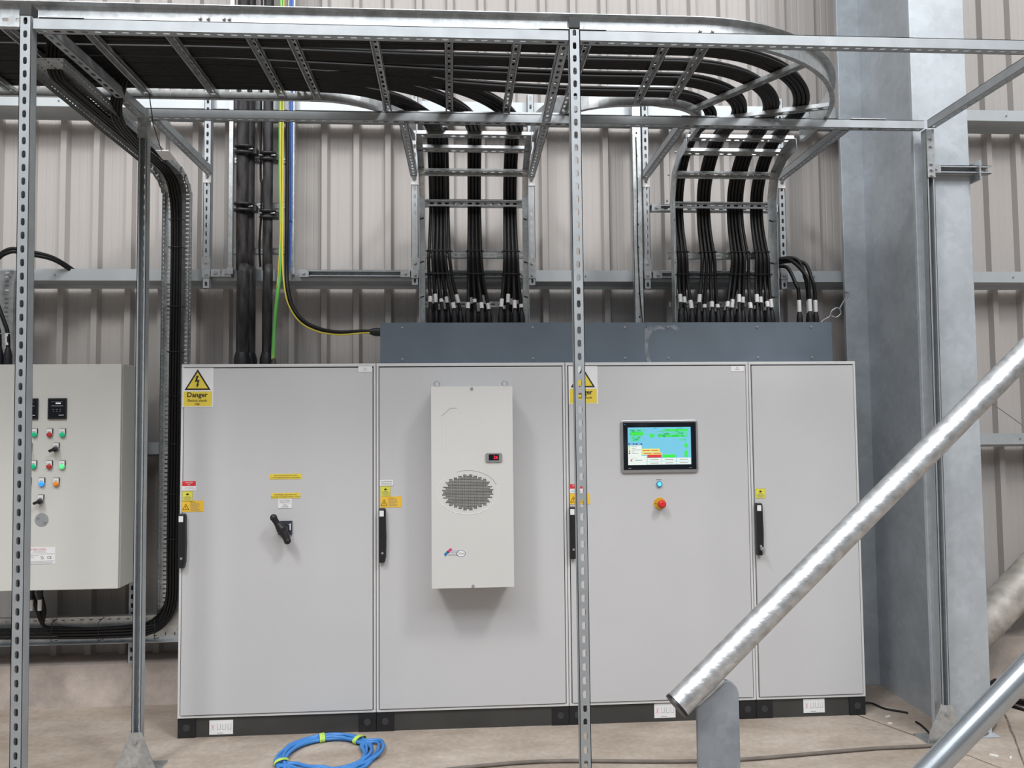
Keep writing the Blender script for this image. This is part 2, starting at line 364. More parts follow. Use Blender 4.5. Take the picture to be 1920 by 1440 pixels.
def amber_label(parent, x, z):
    b = MB(); y = -.0075; b.rect(x, x+.108, z-.056, z, y, 'amber', .001)
    cx = x+.019; b.poly([(cx, z-.014), (cx+.0175, z-.046), (cx-.0175, z-.046)], y-.0006, .0003, 'ink'); b.poly([(cx, z-.019), (cx+.0135, z-.0437), (cx-.0135, z-.0437)], y-.0012, .0003, 'amber')
    b.poly([(cx, z-.025), (cx+.003, z-.025), (cx, z-.033), (cx+.003, z-.033), (cx-.001, z-.042), (cx, z-.035), (cx-.003, z-.035)], y-.0018, .0003, 'ink')
    for i, ln in enumerate((.026, .044, .046, .042, .05, .036, .05, .046)): b.rect(x+.042, x+.042+ln, z-.0085-.0058*i, z-.0068-.0058*i, y-.0006, 'ink' if i == 0 else 'greyink')
    tag(b.build('notice_label', parent), 'amber notice label with a warning triangle')
def tag_plate(parent, x, z):
    b = MB(); b.rect(x, x+.071, z-.030, z, -.008, 'white', .0015); b.text('MCC', x+.036, z-.010, .005, -.0084, 'ink'); b.text('PANEL 1', x+.036, z-.019, .005, -.0084, 'ink')
    tag(b.build('name_plate', parent), 'small white name plate')
def cabinet(x0, x1, label):
    t = thing('control_cabinet', ((x0+x1)/2, .25, 0), label, 'cabinet', 'tall grey control cabinets in a row')
    a, c = x0+.0015, x1-.0015
    b = MB(); b.box(a, c, .014, .48, .1, 1.9, 'ral2'); F_ = .012
    b.box(a, c, 0, .014, .1, .1+F_, 'ral2'); b.box(a, c, 0, .014, 1.9-F_-.004, 1.9, 'ral2'); b.box(a, a+F_, 0, .014, .1+F_, 1.9-F_-.004, 'ral2'); b.box(c-F_, c, 0, .014, .1+F_, 1.9-F_-.004, 'ral2')
    b.box(a+F_, c-F_, .011, .0145, .1+F_, 1.9-F_-.004, 'seal'); b.build('body', t, .002)
    d = MB(); g = .004; d.box(a+F_+g, c-F_-g, -.006, .010, .1+F_+g, 1.9-F_-g*2-.002, 'ral'); d = d.build('door', t, .0025)
    p = MB(); p.box(x0+.09, x1-.09, .012, .46, 0, .098, 'plinth'); pl = p.build('plinth', t)
    for u, v_ in ((x0+.001, x0+.09), (x1-.09, x1-.001)):
        q = MB(); q.box(u, v_, .006, .46, 0, .1, 'black'); q.disc((u+v_)/2, .05, .018, .018, .004, .003, 'seal', 16); q.build('plinth_corner', pl, .002)
    return t, d, pl
def lift_label(parent, x0, z0, x1, z1):
    b = MB(); y = .0095; b.rect(x0, x1, z0, z1, y, 'white', .002); ww = (x1-x0)/4.3
    cx = x0+ww*.65; h = z1-z0; zc = z0+h*.52
    for s_ in (-1, 1): b.poly([(cx-.008, zc-s_*.014), (cx-.0065, zc-s_*.014), (cx+.008, zc+s_*.014), (cx+.0065, zc+s_*.014)], y-.0006, .0003, 'red')
    for i in range(3):
        ux = x0+ww*(1.45+.95*i); b.rect(ux, ux+.0015, zc-.012, zc+.016, y-.0006, 'greyink'); b.rect(ux+.015, ux+.0165, zc-.012, zc+.016, y-.0006, 'greyink'); b.rect(ux, ux+.0165, zc-.013, zc-.0115, y-.0006, 'greyink')
    b.rect((x0+x1)/2-.02, (x0+x1)/2+.01, z0+.006, z0+.0085, y-.0006, 'greyink')
    tag(b.build('lifting_label', parent), 'white pictogram label with a red cross')
# cabinet 1
t, d, pl = cabinet(0, 1, 'leftmost wide grey cabinet with the black rotary isolator handle')
danger_sign(d, .010, 1.880); red_label(d, .014, 1.299); lemon_label(d, .015, 1.247); amber_label(d, .015, 1.197); handle(d, .005, .859, 1.133); tag_plate(d, .909, 1.884)
lift_label(pl, .158, .012, .276, .083)
for (x0, x1, z0, z1, l1, l2) in ((.454, .620, 1.301, 1.328, 'ISOLATE MCC ISOLATOR IN MAIN', 'LV ROOM BEFORE ACCESS AS REQUIRED'), (.463, .612, 1.202, 1.230, 'THIS PANEL IS FED FROM MCC', 'ISOLATOR LOCATED IN MAIN LV ROOM')):
    b = MB(); b.rect(x0, x1, z0, z1, -.0075, 'yellow', .001); b.text(l1, (x0+x1)/2, z0+.019, .0065, -.0082, 'ink', .118); b.text(l2, (x0+x1)/2, z0+.008, .0065, -.0082, 'ink', .148)
    tag(b.build('instruction_label', d), 'long yellow instruction label')
b = MB(); b.rect(.500, .569, 1.152, 1.200, -.0085, 'white', .002); b.text('MCC CONTROL', .535, 1.192, .006, -.0089, 'ink', .056); b.text('PANEL SUPPLY', .535, 1.183, .006, -.0089, 'ink', .054)
b.rect(.502, .567, 1.1755, 1.1762, -.0089, 'greyink'); b.text('MAIN', .535, 1.168, .006, -.0089, 'ink'); b.text('ISOLATOR', .535, 1.159, .006, -.0089, 'ink', .034); tag(b.build('isolator_label', d), 'white isolator label')
sw = MB(); sw.box(.502, .572, -.018, -.006, 1.017, 1.087, 'dark'); sw.rect(.5605, .5665, 1.040, 1.073, -.0186, 'white'); sw.poly([(.554, 1.068), (.5665, 1.075), (.5665, 1.068)], -.0190, .0005, 'white')
sw = sw.build('isolator_switch', t, .002); tag(sw, 'dark square plate with a black lever handle')
b = MB(); b.tube([(.535, -.018, 1.052), (.535, -.058, 1.052)], .021, 'black', 20)
pp = smooth_path([(.494, -.078, 1.112), (.505, -.075, 1.092), (.520, -.070, 1.068), (.535, -.066, 1.045), (.552, -.068, 1.018), (.562, -.072, .994)], 5)
rr = [lerp(.017, .015, i/7) if i < 7 else (lerp(.016, .025, (i-7)/6) if i < 13 else lerp(.025, .017, (i-13)/(len(pp)-14))) for i in range(len(pp))]
b.tube(pp, rr, 'black', 14)
for c, r in (((.494, -.078, 1.112), .0185), ((.562, -.072, .994), .0185)):
    vs = []; n1, n2 = 8, 14
    for i in range(n1+1):
        for j in range(n2):
            a = math.pi*i/n1; e = 2*math.pi*j/n2; vs.append((c[0]+r*math.sin(a)*math.cos(e), c[1]+r*math.sin(a)*math.sin(e), c[2]+r*math.cos(a)))
    b.add(vs, [(i*n2+j, i*n2+(j+1) % n2, (i+1)*n2+(j+1) % n2, (i+1)*n2+j) for i in range(n1) for j in range(n2)], 'black', True)
b.build('lever', sw)
# cabinet 2
t2, d, pl = cabinet(1, 2, 'wide grey cabinet carrying the cooling unit on its door')
lemon_label(d, 1.023, 1.257); amber_label(d, 1.023, 1.203); handle(d, 1.017, .866, 1.144)
b = MB(); b.rect(1.020, 1.089, 1.260, 1.290, -.0085, 'white', .002); b.text('ISOLATE BEFORE', 1.0545, 1.281, .006, -.0089, 'ink', .058); b.text('OPENING DOORS', 1.0545, 1.269, .006, -.0089, 'ink', .054); tag(b.build('name_plate', d), 'small white door plate')
# cabinet 3
t3, d, pl = cabinet(2, 3, 'wide grey cabinet with the touch screen and red stop button')
danger_sign(d, 2.018, 1.880); red_label(d, 2.016, 1.256); amber_label(d, 2.016, 1.204); handle(d, 2.010, .865, 1.136); tag_plate(d, 2.902, 1.877); lift_label(pl, 2.452, .020, 2.565, .094)
# touch screen
sc0 = MB(); X0, X1, Z0, Z1 = 2.292, 2.709, 1.308, 1.589
def rrect(x0, x1, z0, z1, r, n=5):
    o = []
    for cx_, cz_, a0 in ((x1-r, z1-r, 0), (x0+r, z1-r, 90), (x0+r, z0+r, 180), (x1-r, z0+r, 270)):
        o += [(cx_+r*math.cos(math.radians(a0+90*i/n)), cz_+r*math.sin(math.radians(a0+90*i/n))) for i in range(n+1)]
    return o
sc0.poly(rrect(X0, X1, Z0, Z1, .016), -.018, .012, 'silver'); hm = sc0.build('touch_screen', t3, .004); tag(hm, 'silver framed touch screen panel')
b = MB(); gx0, gx1, gz0, gz1 = X0+.013, X1-.011, Z0+.017, Z1-.013
b.rect(gx0, gx1, gz0, gz1, -.0195, 'glass', .0016)
b.disc(gx0+.010, gz1-.010, .003, .003, -.0200, .0003, 'azure', 12); b.rect(gx0+.026, gx0+.040, gz0+.007, gz0+.0095, -.0200, 'greyink'); b.rect(gx1-.040, gx1-.026, gz0+.007, gz0+.0095, -.0200, 'greyink'); b.build('screen_glass', hm)
b = MB(); sx0, sx1, sz0, sz1 = gx0+.024, gx1-.028, gz0+.026, gz1-.026; W_, H_ = sx1-sx0, sz1-sz0; y = -.0200
b.rect(sx0, sx1, sz0, sz1, y, 'sky')
def S(u0, u1, v0, v1, k, d_=1): b.rect(sx0+u0*W_, sx0+u1*W_, sz1-v1*H_, sz1-v0*H_, y-.0003*d_, k, .0002)
random.seed(3)
for q_ in range(26):
    u = random.uniform(.46, .90); v = random.uniform(.10, .24); S(u, u+random.uniform(.02, .06), v, v+random.uniform(.01, .025), random.choice(('smint', 'sgreen')))
    u = random.uniform(.03, .18); v = random.uniform(.06, .34); S(u, u+random.uniform(.02, .06), v, v+random.uniform(.01, .02), random.choice(('smint', 'sgreen')))
S(.03, .28, .05, .08, 'smint'); S(.03, .25, .10, .22, 'smint'); S(.05, .24, .13, .21, 'sgreen', 2); S(.04, .20, .24, .30, 'smint'); S(.05, .18, .31, .37, 'smint')
S(.25, .43, .16, .19, 'smint'); S(.35, .42, .19, .27, 'sgreen'); S(.48, .95, .10, .12, 'smint'); S(.58, .96, .05, .10, 'sgreen'); S(.50, .88, .15, .20, 'smint'); S(.48, .94, .21, .26, 'sgreen'); S(.88, .95, .12, .25, 'smint', 2)
S(.80, .91, .31, .36, 'smint')
for i in range(46):
    u = random.choice([random.uniform(.02, .24), random.uniform(.46, .93)]); v = random.uniform(.05, .27); S(u, u+random.uniform(.006, .03), v, v+.008, 'snavy' if i % 3 == 0 else 'sgreen', 3)
for u, v in ((.42, .02), (.78, .02), (.83, .02)): S(u, u+.04, v, v+.012, 'snavy', 2)
S(.905, .925, .30, .78, 'smint'); S(.895, .945, .44, .54, 'sgreen', 2); S(.895, .945, .64, .80, 'sgreen', 2)
S(.005, .105, .42, .47, 'snavy'); S(.12, .225, .42, .47, 'snavy'); S(.03, .08, .438, .452, 'swhite', 2); S(.15, .20, .438, .452, 'swhite', 2)
S(0, .215, .48, .76, 'swhite'); S(0, .295, .76, 1, 'swhite')
for i, k in enumerate(('sgreen', 'syel', 'sgreen', 'sred', 'snavy')): S(.01, .035, .50+.045*i, .525+.045*i, k, 2); S(.06, .06+(.08, .06, .14, .04, .10)[i], .508+.045*i, .516+.045*i, 'greyink', 2)
S(.22, .50, .57, .66, 'syel'); S(.22, .54, .67, .73, 'syel'); S(.23, .35, .605, .625, 'sred', 2); S(.37, .48, .605, .625, 'sred', 2); S(.25, .37, .69, .705, 'sred', 2); S(.40, .53, .69, .705, 'sred', 2)
S(.305, .525, .73, .81, 'sred'); S(.545, .755, .73, .81, 'sgreen')
for i in range(3):
    for j in range(2): S(.302+.233*i, .527+.233*i, .82+.092*j, .905+.092*j, 'swhite'); S(.35+.233*i, .48+.233*i, .857+.092*j, .868+.092*j, 'greyink', 2)
b.ring(sx0+.12*W_, sz1-.88*H_, .026, .0272, y-.0008, 'ink', 20, .5, 1.2, 3.6); b.poly([(sx0+.03*W_, sz1-.87*H_), (sx0+.075*W_, sz1-.84*H_), (sx0+.055*W_, sz1-.87*H_), (sx0+.07*W_, sz1-.91*H_)], y-.0008, .0002, 'sred'); S(.11, .22, .865, .88, 'azure', 3)
tag(b.build('display', hm), 'lit blue and green plant diagram')
random.seed(11)
b = MB(); b.rect(2.477, 2.517, 1.269, 1.276, -.0075, 'white', .001); b.rect(2.480, 2.514, 1.271, 1.274, -.0080, 'ink'); b.build('button_label', d)
b = MB(); b.tube([(2.497, -.006, 1.247), (2.497, -.014, 1.247)], .0155, 'azure', 24); il = b.build('indicator_light', t3); tag(il, 'round blue indicator light')
b = MB(); b.tube([(2.497, -.014, 1.247), (2.497, -.022, 1.247)], [.0115, .008], 'lcyan', 20); b.build('lens', il)
b = MB(); b.tube([(2.497, -.006, 1.145), (2.497, -.012, 1.145)], .031, 'yelp', 30); b.box(2.473, 2.478, -.013, -.0115, 1.142, 1.148, 'ink'); es = b.build('emergency_stop_button', t3); tag(es, 'red mushroom stop button on a yellow collar')
b = MB(); b.tube([(2.497, -.012, 1.145), (2.497, -.035, 1.145), (2.499, -.037, 1.145), (2.501, -.052, 1.145), (2.501, -.058, 1.145)], [.013, .013, .0215, .0215, .013], 'redp', 24); b.build('mushroom_head', es)
# cabinet 4
t4, d, pl = cabinet(3, 3.6, 'narrow grey cabinet at the right end beside the column')
lemon_label(d, 3.021, 1.216); handle(d, 3.013, .864, 1.140, True); lift_label(pl, 3.259, .020, 3.375, .093)
# gland box on top
t = thing('gland_box', (2.28, .32, 1.9), 'long blue grey sheet metal box on top of the cabinets', 'box')
b = MB(); b.box(1.008, 3.544, .152, .46, 1.9, 2.133, 'box'); b.build('casing', t, .002)
for x0, x1 in ((1.006, 2.478), (2.482, 3.546)):
    b = MB(); b.box(x0, x1, .148, .152, 1.902, 2.135, 'box')
    for X in (x0+.12, (x0+x1)/2+.1, x1-.12):
        for Z in (1.935, 2.108): b.bolt((X, .148, Z), (0, -1, 0), .004)
    b.build('front_cover', t)
b = MB()
for pts in ([(2.472, 2.10), (2.512, 2.112), (2.56, 2.118), (2.60, 2.09), (2.555, 2.098), (2.515, 2.085), (2.490, 2.04), (2.488, 1.98), (2.497, 1.93), (2.506, 1.915), (2.482, 1.91), (2.470, 1.97)], [(2.60, 2.116), (2.645, 2.120), (2.668, 2.096), (2.655, 2.085), (2.63, 2.100)]):
    b.poly(pts, .1474, .0004, 'smear')
tag(b.build('chalk_smear', t), 'pale smear on the sheet')
# cooling unit
t = thing('cooling_unit', (1.5, -.1, .765), 'tall narrow off white cooling unit mounted on the second cabinet door', 'cooling unit')
b = MB(); b.box(1.298, 1.703, -.188, -.006, .766, 1.764, 'cool'); b.build('housing', t, .003)
b = MB(); b.box(1.296, 1.705, -.200, -.188, .764, 1.766, 'cool')
for a in range(3):   # pressed relief lines, their highlight and shade painted in pale and grey
    pass
b.poly([(1.346, 1.618), (1.392, 1.6575), (1.426, 1.6585), (1.426, 1.6565), (1.393, 1.655), (1.347, 1.616)], -.2004, .0006, 'greyink')
for X in (1.352, 1.372, 1.397, 1.417): b.rect(X, X+.0006, 1.36 if X < 1.36 else 1.42, 1.60, -.2004, 'ral2')
b.tube([(1.477+.151*math.cos(a_), -.2002, 1.236+.109*math.sin(a_)) for a_ in [math.pi*(.75+1.35*q_/40) for q_ in range(41)]], .0014, 'white', 6); b.ring(1.477, 1.236, .150, .1520, -.2006, 'greyink', 20, .72, .30, math.pi*.62)
fp = b.build('front_panel', t, .002)
b = MB()
ny, nx = 24, 44; rx, rz = .128, .090
for i in range(-nx//2, nx//2):
    for j in range(-ny//2, ny//2):
        X = (i+.5)*2*rx/nx; Z = (j+.5)*2*rz/ny
        if abs(X) < .002 or abs(Z) < .002: continue
        a = math.atan2(Z/rz, X/rx); lim = .86+.15*abs(math.sin(a*14))
        if (X/rx)**2+(Z/rz)**2 > lim**2: continue
        s_ = (1 if X*Z > 0 else -1); c_, z_ = 1.477+X, 1.236+Z; hx = .0023; hz = .0029
        b.add([(c_-hx-.001*s_, -.2006, z_-hz), (c_+hx-.001*s_, -.2006, z_-hz), (c_+hx+.001*s_, -.2006, z_+hz), (c_-hx+.001*s_, -.2006, z_+hz)], [(0, 1, 2, 3)], 'ink')
tag(b.build('ventilation_grille', t), 'oval field of small dark slots')
b = MB(); b.poly(rrect(1.567, 1.649, 1.387, 1.430, .006), -.208, .009, 'greyink'); tm = b.build('temperature_display', t); tag(tm, 'small black display with red digits')
b = MB(); b.rect(1.583, 1.634, 1.394, 1.424, -.2086, 'glass'); b.text('26', 1.618, 1.409, .017, -.2092, 'led'); b.build('digits', tm)
b = MB(); yb = -.2005
def rot(pts, cx_, cz_, a): return [(cx_+x_*math.cos(a)-z_*math.sin(a), cz_+x_*math.sin(a)+z_*math.cos(a)) for x_, z_ in pts]
A_ = math.radians(42)
b.poly(rot([(.004, -.0065), (.022, -.0065), (.027, 0), (.022, .0065), (.004, .0065)], 1.376, .942, A_), yb, .0003, 'pink'); b.poly(rot([(-.004, -.0065), (.004, -.0065), (.004, .0065), (-.004, .0065)], 1.376, .942, A_), yb, .0003, 'navy')
b.poly(rot([(-.016, -.0065), (-.004, -.0065), (-.004, .0065), (-.016, .0065)], 1.376, .942, A_), yb, .0003, 'azure'); b.poly(rot([(-.024, -.009), (-.014, -.007), (-.014, .007), (-.022, .006)], 1.376, .942, A_), yb, .0003, 'azure')
b.ring(1.441, .9335, .020, .0225, -.2006, 'navy', 30, .72); b.disc(1.441, .9335, .020, .0145, yb+.0002, .0002, 'white'); b.text('TEXA', 1.441, .9335, .009, -.2006, 'ink', .030)
for i, Z in enumerate((.947, .9385, .931, .9255)): b.rect(1.392-.006*i, 1.428-.003*(i % 3), Z, Z+.0014, yb-.0001, 'azure' if i < 1 else 'greyink')
tag(b.build('maker_logo', t), 'blue and red printed logo with an oval badge')
for X in (1.325, 1.668):
    b = MB(); b.tube([(X+.014*math.cos(a), -.17, 1.782+.014*math.sin(a)) for a in [i*math.pi/8 for i in range(17)]], .003, 'zinc', 8, False); b.build('lifting_eye', t)
for X, Z in ((1.500, 1.756), (1.500, .773)):
    b = MB(); b.bolt((X, -.2, Z), (0, -1, 0), .005); b.build('screw', t)
# ================================================================== WALL BOX ON THE LEFT
t = thing('wall_enclosure', (-.75, .25, .737), 'pale grey wall mounted enclosure with coloured buttons at the left edge', 'enclosure')
b = MB(); b.box(-1.2, -.342, .118, .44, .737, 1.912, 'enc'); b.build('body', t, .003)
b = MB(); b.box(-1.2, -.343, .098, .115, .738, 1.911, 'enc'); d = b.build('door', t, .003)
def lamp(x_, z_, k, nm, lb):
    b = MB(); b.box(x_-.013, x_+.013, .088, .098, z_+.004, z_+.030, 'white'); b.box(x_-.0145, x_+.0145, .091, .098, z_+.002, z_+.032, 'seal'); b.rect(x_-.008, x_+.008, z_+.014, z_+.017, .0875, 'greyink')
    b.tube([(x_, .098, z_), (x_, .090, z_)], .0155, 'silver', 20); o = b.build(nm, t); tag(o, lb)
    b = MB(); b.tube([(x_, .090, z_), (x_, .083, z_), (x_, .080, z_)], [.0135, .0125, .008], k, 18); b.build('lens', o)
for x_, z_, k, lb in ((-.776, 1.543, 'lgreen', 'green push button'), (-.699, 1.542, 'lred', 'red push button'), (-.634, 1.541, 'lgreen', 'green push button'),
        (-.776, 1.377, 'lgreen', 'green push button'), (-.697, 1.376, 'lred', 'red push button'), (-.633, 1.375, 'lgreen2', 'brightly lit green push button'),
        (-.802, 1.289, 'lred', 'red indicator lamp'), (-.734, 1.287, 'lblue', 'lit blue lamp'), (-.661, 1.286, 'lorange', 'orange lamp')): lamp(x_, z_, k, 'push_button', lb)
for x_, z_ in ((-.803, 1.466), (-.665, 1.466), (-.737, 1.197)):
    b = MB(); b.box(x_-.013, x_+.013, .088, .098, z_+.006, z_+.032, 'white'); b.box(x_-.0145, x_+.0145, .091, .098, z_+.004, z_+.034, 'seal'); b.rect(x_-.008, x_+.008, z_+.016, z_+.019, .0875, 'greyink'); b.tube([(x_, .098, z_), (x_, .086, z_)], .0165, 'silver', 20); o = b.build('selector_switch', t)
    b = MB(); b.tube([(x_, .086, z_), (x_, .075, z_)], .012, 'black', 16); b.obox((x_-.004, .066, z_-.002), (.017, 0, .008), (0, .010, 0), (-.003, 0, .006), 'black'); b.build('knob', o, .002)
for x_ in (-.808, -.6635):
    b = MB(); b.box(x_-.047, x_+.047, .088, .098, 1.622, 1.732, 'black'); o = b.build('power_meter', t, .002); tag(o, 'black square meter')
    b = MB(); b.rect(x_-.040, x_+.040, 1.632, 1.724, .0872, 'glass'); b.rect(x_-.006, x_+.020, 1.702, 1.709, .0866, 'swhite'); b.rect(x_-.030, x_+.030, 1.7135, 1.715, .0866, 'greyink'); b.rect(x_-.028, x_+.032, 1.690, 1.694, .0866, 'greyink')
    for i in range(3): b.rect(x_-.022+.018*i, x_-.014+.018*i, 1.672, 1.675, .0866, 'greyink'); b.rect(x_-.018+.016*i, x_-.012+.016*i, 1.662, 1.665, .0866, 'greyink')
    b.rect(x_+.010, x_+.036, 1.642, 1.645, .0866, 'white'); b.build('meter_display', o)
b = MB(); b.tube([(-.733, .098, 1.101), (-.733, .0955, 1.101)], .034, 'strut', 30); b.bolt((-.75, .0955, 1.112), (0, -1, 0), .003); b.bolt((-.715, .0955, 1.09), (0, -1, 0), .003); b.build('blanking_disc', t)
b = MB(); b.rect(-.845, -.660, .873, .960, .0965, 'white', .001); b.text('POWER CONTROL', -.745, .949, .010, .0960, 'red', .08)
for z_, x0_, x1_ in ((.939, -.77, -.71), (.9325, -.775, -.705), (.925, -.84, -.664), (.917, -.84, -.745), (.910, -.84, -.765), (.904, -.84, -.77), (.888, -.84, -.664), (.882, -.84, -.668), (.877, -.84, -.675)): b.rect(x0_, x1_, z_, z_+.0012, .0960, 'greyink')
b.text('UK', -.727, .9115, .008, .0960, 'ink'); b.text('CA', -.724, .902, .008, .0960, 'ink'); b.text('CE', -.690, .9065, .014, .0960, 'ink', .024)
tag(b.build('rating_plate', t), 'silver white rating plate with conformity marks')
# ================================================================== SUPPORT FRAME (bolted channel)
t = thing('cable_support_frame', (1.9, -.8, 0), 'free standing frame of slotted galvanised channel in front of the cabinets', 'support frame')
def part(name, p0, p1, n, parent=None, **kw):
    b = MB(); b.strut(p0, p1, n, **kw); return b.build(name, parent or t)
for X, Xb in ((-.146, -.118), (1.895, 1.901)):
    b = MB(); b.strut((Xb, -1.2, 0), (X, -1.2, 3.105), (0, -1, 0)); o = b.build('front_post', t)
    b = MB(); b.box(X-.0215, X+.0215, -1.202, -1.157, 3.100, 3.142, 'black' if X > 0 else 'seal'); b.build('end_cap', o, .001)
    b = MB(); b.box(Xb-.07, Xb+.07, -1.25, -1.11, 0, .008, 'strut'); b.bolt((Xb-.05, -1.22, .008), (0, 0, 1)); b.bolt((Xb+.05, -1.22, .008), (0, 0, 1)); b.build('foot_plate', o)
zt, zb = 3.094, 3.053
part('front_beam', (-.120, -1.176, zb), (1.872, -1.176, zb), (0, 0, -1)); part('front_beam', (1.918, -1.176, zb), (4.9, -1.176, zb), (0, 0, -1))
part('rear_beam', (-.030, -.36, zb), (3.80, -.36, zb), (0, 0, -1))
part('cross_arm', (-.090, -1.155, zb), (-.064, -.385, zb), (0, 0, -1)); part('cross_arm', (-.020, -.335, zb), (-.020, .455, zb), (0, 0, -1))
part('cross_arm', (1.862, -1.155, zb), (1.872, -.385, zb), (0, 0, -1)); part('cross_arm', (1.872, -.335, zb), (1.872, .455, zb), (0, 0, -1))
part('cross_arm', (1.172, -.335, zb), (1.172, .455, zb), (0, 0, -1)); part('cross_arm', (2.566, -.335, zb), (2.566, .455, zb), (0, 0, -1)); part('cross_arm', (3.412, -.335, zb), (3.412, .455, zb), (0, 0, -1))
part('cross_arm', (3.835, -1.155, zb), (3.835, -.385, zb), (0, 0, -1))
for X, Xb in ((-.056, -.045), (3.828, 3.80)):
    b = MB(); b.strut((Xb, -.339, .02), (X, -.339, 3.050), (0, 1, 0)); o = b.build('rear_post', t)
    b = MB(); Y = -.382; q = .10
    b.poly([(Xb-.025, .185), (Xb+.025, .185), (Xb+q-.01, .055), (Xb+q, 0), (Xb-q, 0), (Xb-q+.01, .055)] if X > 0 else [(Xb-.025, .185), (Xb+.025, .185), (Xb+q, .0), (Xb-q, .0)], Y-.006, .006, 'rail')
    b.box(Xb-q, Xb+q, Y-.006, Y+.12, 0, .006, 'rail'); b.bolt((Xb, Y-.006, .145), (0, -1, 0), .010); b.bolt((Xb, Y-.006, .03), (0, -1, 0), .008); b.box(Xb-.026, Xb-.021, Y, Y+.05, .02, .19, 'rail'); b.build('base_bracket', o)
# fixings at the corners
def plate_fix(name, x0, x1, y0, y1, z0, z1, bolts, n):
    b = MB(); b.box(x0, x1, y0, y1, z0, z1, 'rail')
    for p in bolts: b.bolt(p, n, .008)
    b.build(name, t)
plate_fix('corner_plate', 3.807, 3.847, -.386, -.381, 2.80, 3.045, [(3.827, -.386, z) for z in (3.0, 2.96, 2.87, 2.84, 2.81)], (0, -1, 0))
plate_fix('corner_plate', -.078, -.036, -.386, -.381, 2.95, 3.05, [(-.057, -.386, 3.0)], (0, -1, 0))
plate_fix('splice_plate', 1.76, 2.02, -1.20, -1.15, 3.095, 3.099, [(1.80, -1.17, 3.099), (1.97, -1.17, 3.099)], (0, 0, 1))
plate_fix('splice_plate', -.10, .06, -1.20, -1.15, 3.095, 3.099, [(-.02, -1.17, 3.099)], (0, 0, 1))
plate_fix('splice_plate', 2.55, 2.72, -.385, -.335, 3.095, 3.099, [(2.58, -.36, 3.099)], (0, 0, 1))
plate_fix('splice_plate', 3.42, 3.60, -.385, -.335, 3.095, 3.099, [(3.58, -.36, 3.099)], (0, 0, 1))
# bracket clamping the rear post to the column
t_ = thing('column_clamp', (4.0, -.35, 2.86), 'short black and galvanised channel bracket clamped across the column', 'bracket')
b = MB(); b.strut((3.85, -.302, 2.857), (4.175, -.302, 2.857), (0, 1, 0)); b.build('channel', t_)
b = MB(); b.box(4.098, 4.106, -.36, -.27, 2.80, 2.90, 'rail'); b.build('clamp_plate', t_); b = MB(); b.box(3.845, 3.90, -.350, -.344, 2.836, 2.878, 'rail'); b.bolt((3.872, -.350, 2.857), (0, -1, 0), .008); b.build('fixing_plate', t_)
# ================================================================== WALL CHANNELS
WG = 'upright channels bolted to the wall rails'
def wall_channel(x_, z0, z1, lb, n=(0, -1, 0), Y=.458, plate=True, grp=WG):
    t = thing('wall_channel', (x_, Y+.02, z0), lb, 'channel', grp)
    b = MB(); yy = Y if n[1] < 0 else Y+.041; b.strut((x_, yy, z0), (x_, yy, z1), n); b.build('channel', t)
    if plate:
        b = MB(); b.box(x_-.022, x_+.022, Y-.004, Y, 2.44, 2.56, 'rail'); b.bolt((x_, Y-.004, 2.53), (0, -1, 0), .008); b.bolt((x_, Y-.004, 2.46), (0, -1, 0), .008); b.build('fixing_plate', t)
        b = MB(); b.box(x_-.022, x_+.022, Y-.004, Y, 3.00, 3.075, 'white'); b.bolt((x_, Y-.004, 3.035), (0, -1, 0), .008); b.build('fixing_plate', t)
wall_channel(-.030, 2.38, 3.56, 'upright wall channel between the perforated tray and the tall cable ladder')
wall_channel(1.176, 2.40, 3.56, 'upright wall channel just left of the left drop ladder')
wall_channel(1.872, 2.40, 3.56, 'upright wall channel just right of the left drop ladder')
wall_channel(2.570, 2.38, 3.56, 'upright wall channel just left of the right drop ladder')
wall_channel(3.412, 2.38, 3.56, 'upright wall channel behind the right edge of the right drop ladder')
t = thing('wall_channel', (2.50, .45, 1.92), 'taller pale channel rising from behind the gland box between the two drop ladders', 'channel', WG)
b = MB(); b.strut((2.512, .44, .3), (2.512, .44, 3.56), (0, -1, 0), slots=False, k='rail', W=.055)
for i in range(9): b.box(2.508, 2.516, .4385, .4402, 2.2+.14*i, 2.212+.14*i, 'ink')
b.build('channel', t)
b = MB(); b.tube(smooth_path([(2.508, .436, 3.3), (2.511, .436, 3.0), (2.507, .436, 2.7), (2.513, .436, 2.4), (2.520, .430, 2.25), (2.53, .42, 2.13)], 5), .003, 'rubber', 6); b.build('thin_wire', t)
HG = 'horizontal channels fixed behind the ladders'
def h_channel(x0, x1, z, lb, n=(0, 1, 0), Y=.458, slots=True):
    t = thing('horizontal_channel', ((x0+x1)/2, Y, z), lb, 'channel', HG)
    b = MB(); yy = Y if n[1] < 0 else Y+.041; b.strut((x0, yy, z), (x1, yy, z), n, slots=slots); b.build('channel', t)
    for X in (x0+.03, x1-.03):
        b = MB(); b.box(X-.028, X+.028, Y-.004, Y, z-.022, z+.022, 'rail'); b.bolt((X, Y-.004, z), (0, -1, 0), .008); b.build('end_bracket', t)
h_channel(.50, 1.150, 2.468, 'open horizontal channel between the tall cable ladder and the left drop ladder')
h_channel(-.005, .115, 2.468, 'short horizontal channel left of the tall cable ladder')
h_channel(1.205, 1.845, 2.465, 'horizontal channel behind the lower left drop ladder at rail height', Y=.46)
h_channel(2.60, 3.385, 2.465, 'horizontal channel behind the lower right drop ladder at rail height', Y=.46)
h_channel(1.205, 1.845, 2.895, 'horizontal slotted channel behind the upper left drop ladder')
h_channel(2.60, 3.385, 2.875, 'horizontal slotted channel behind the upper right drop ladder')
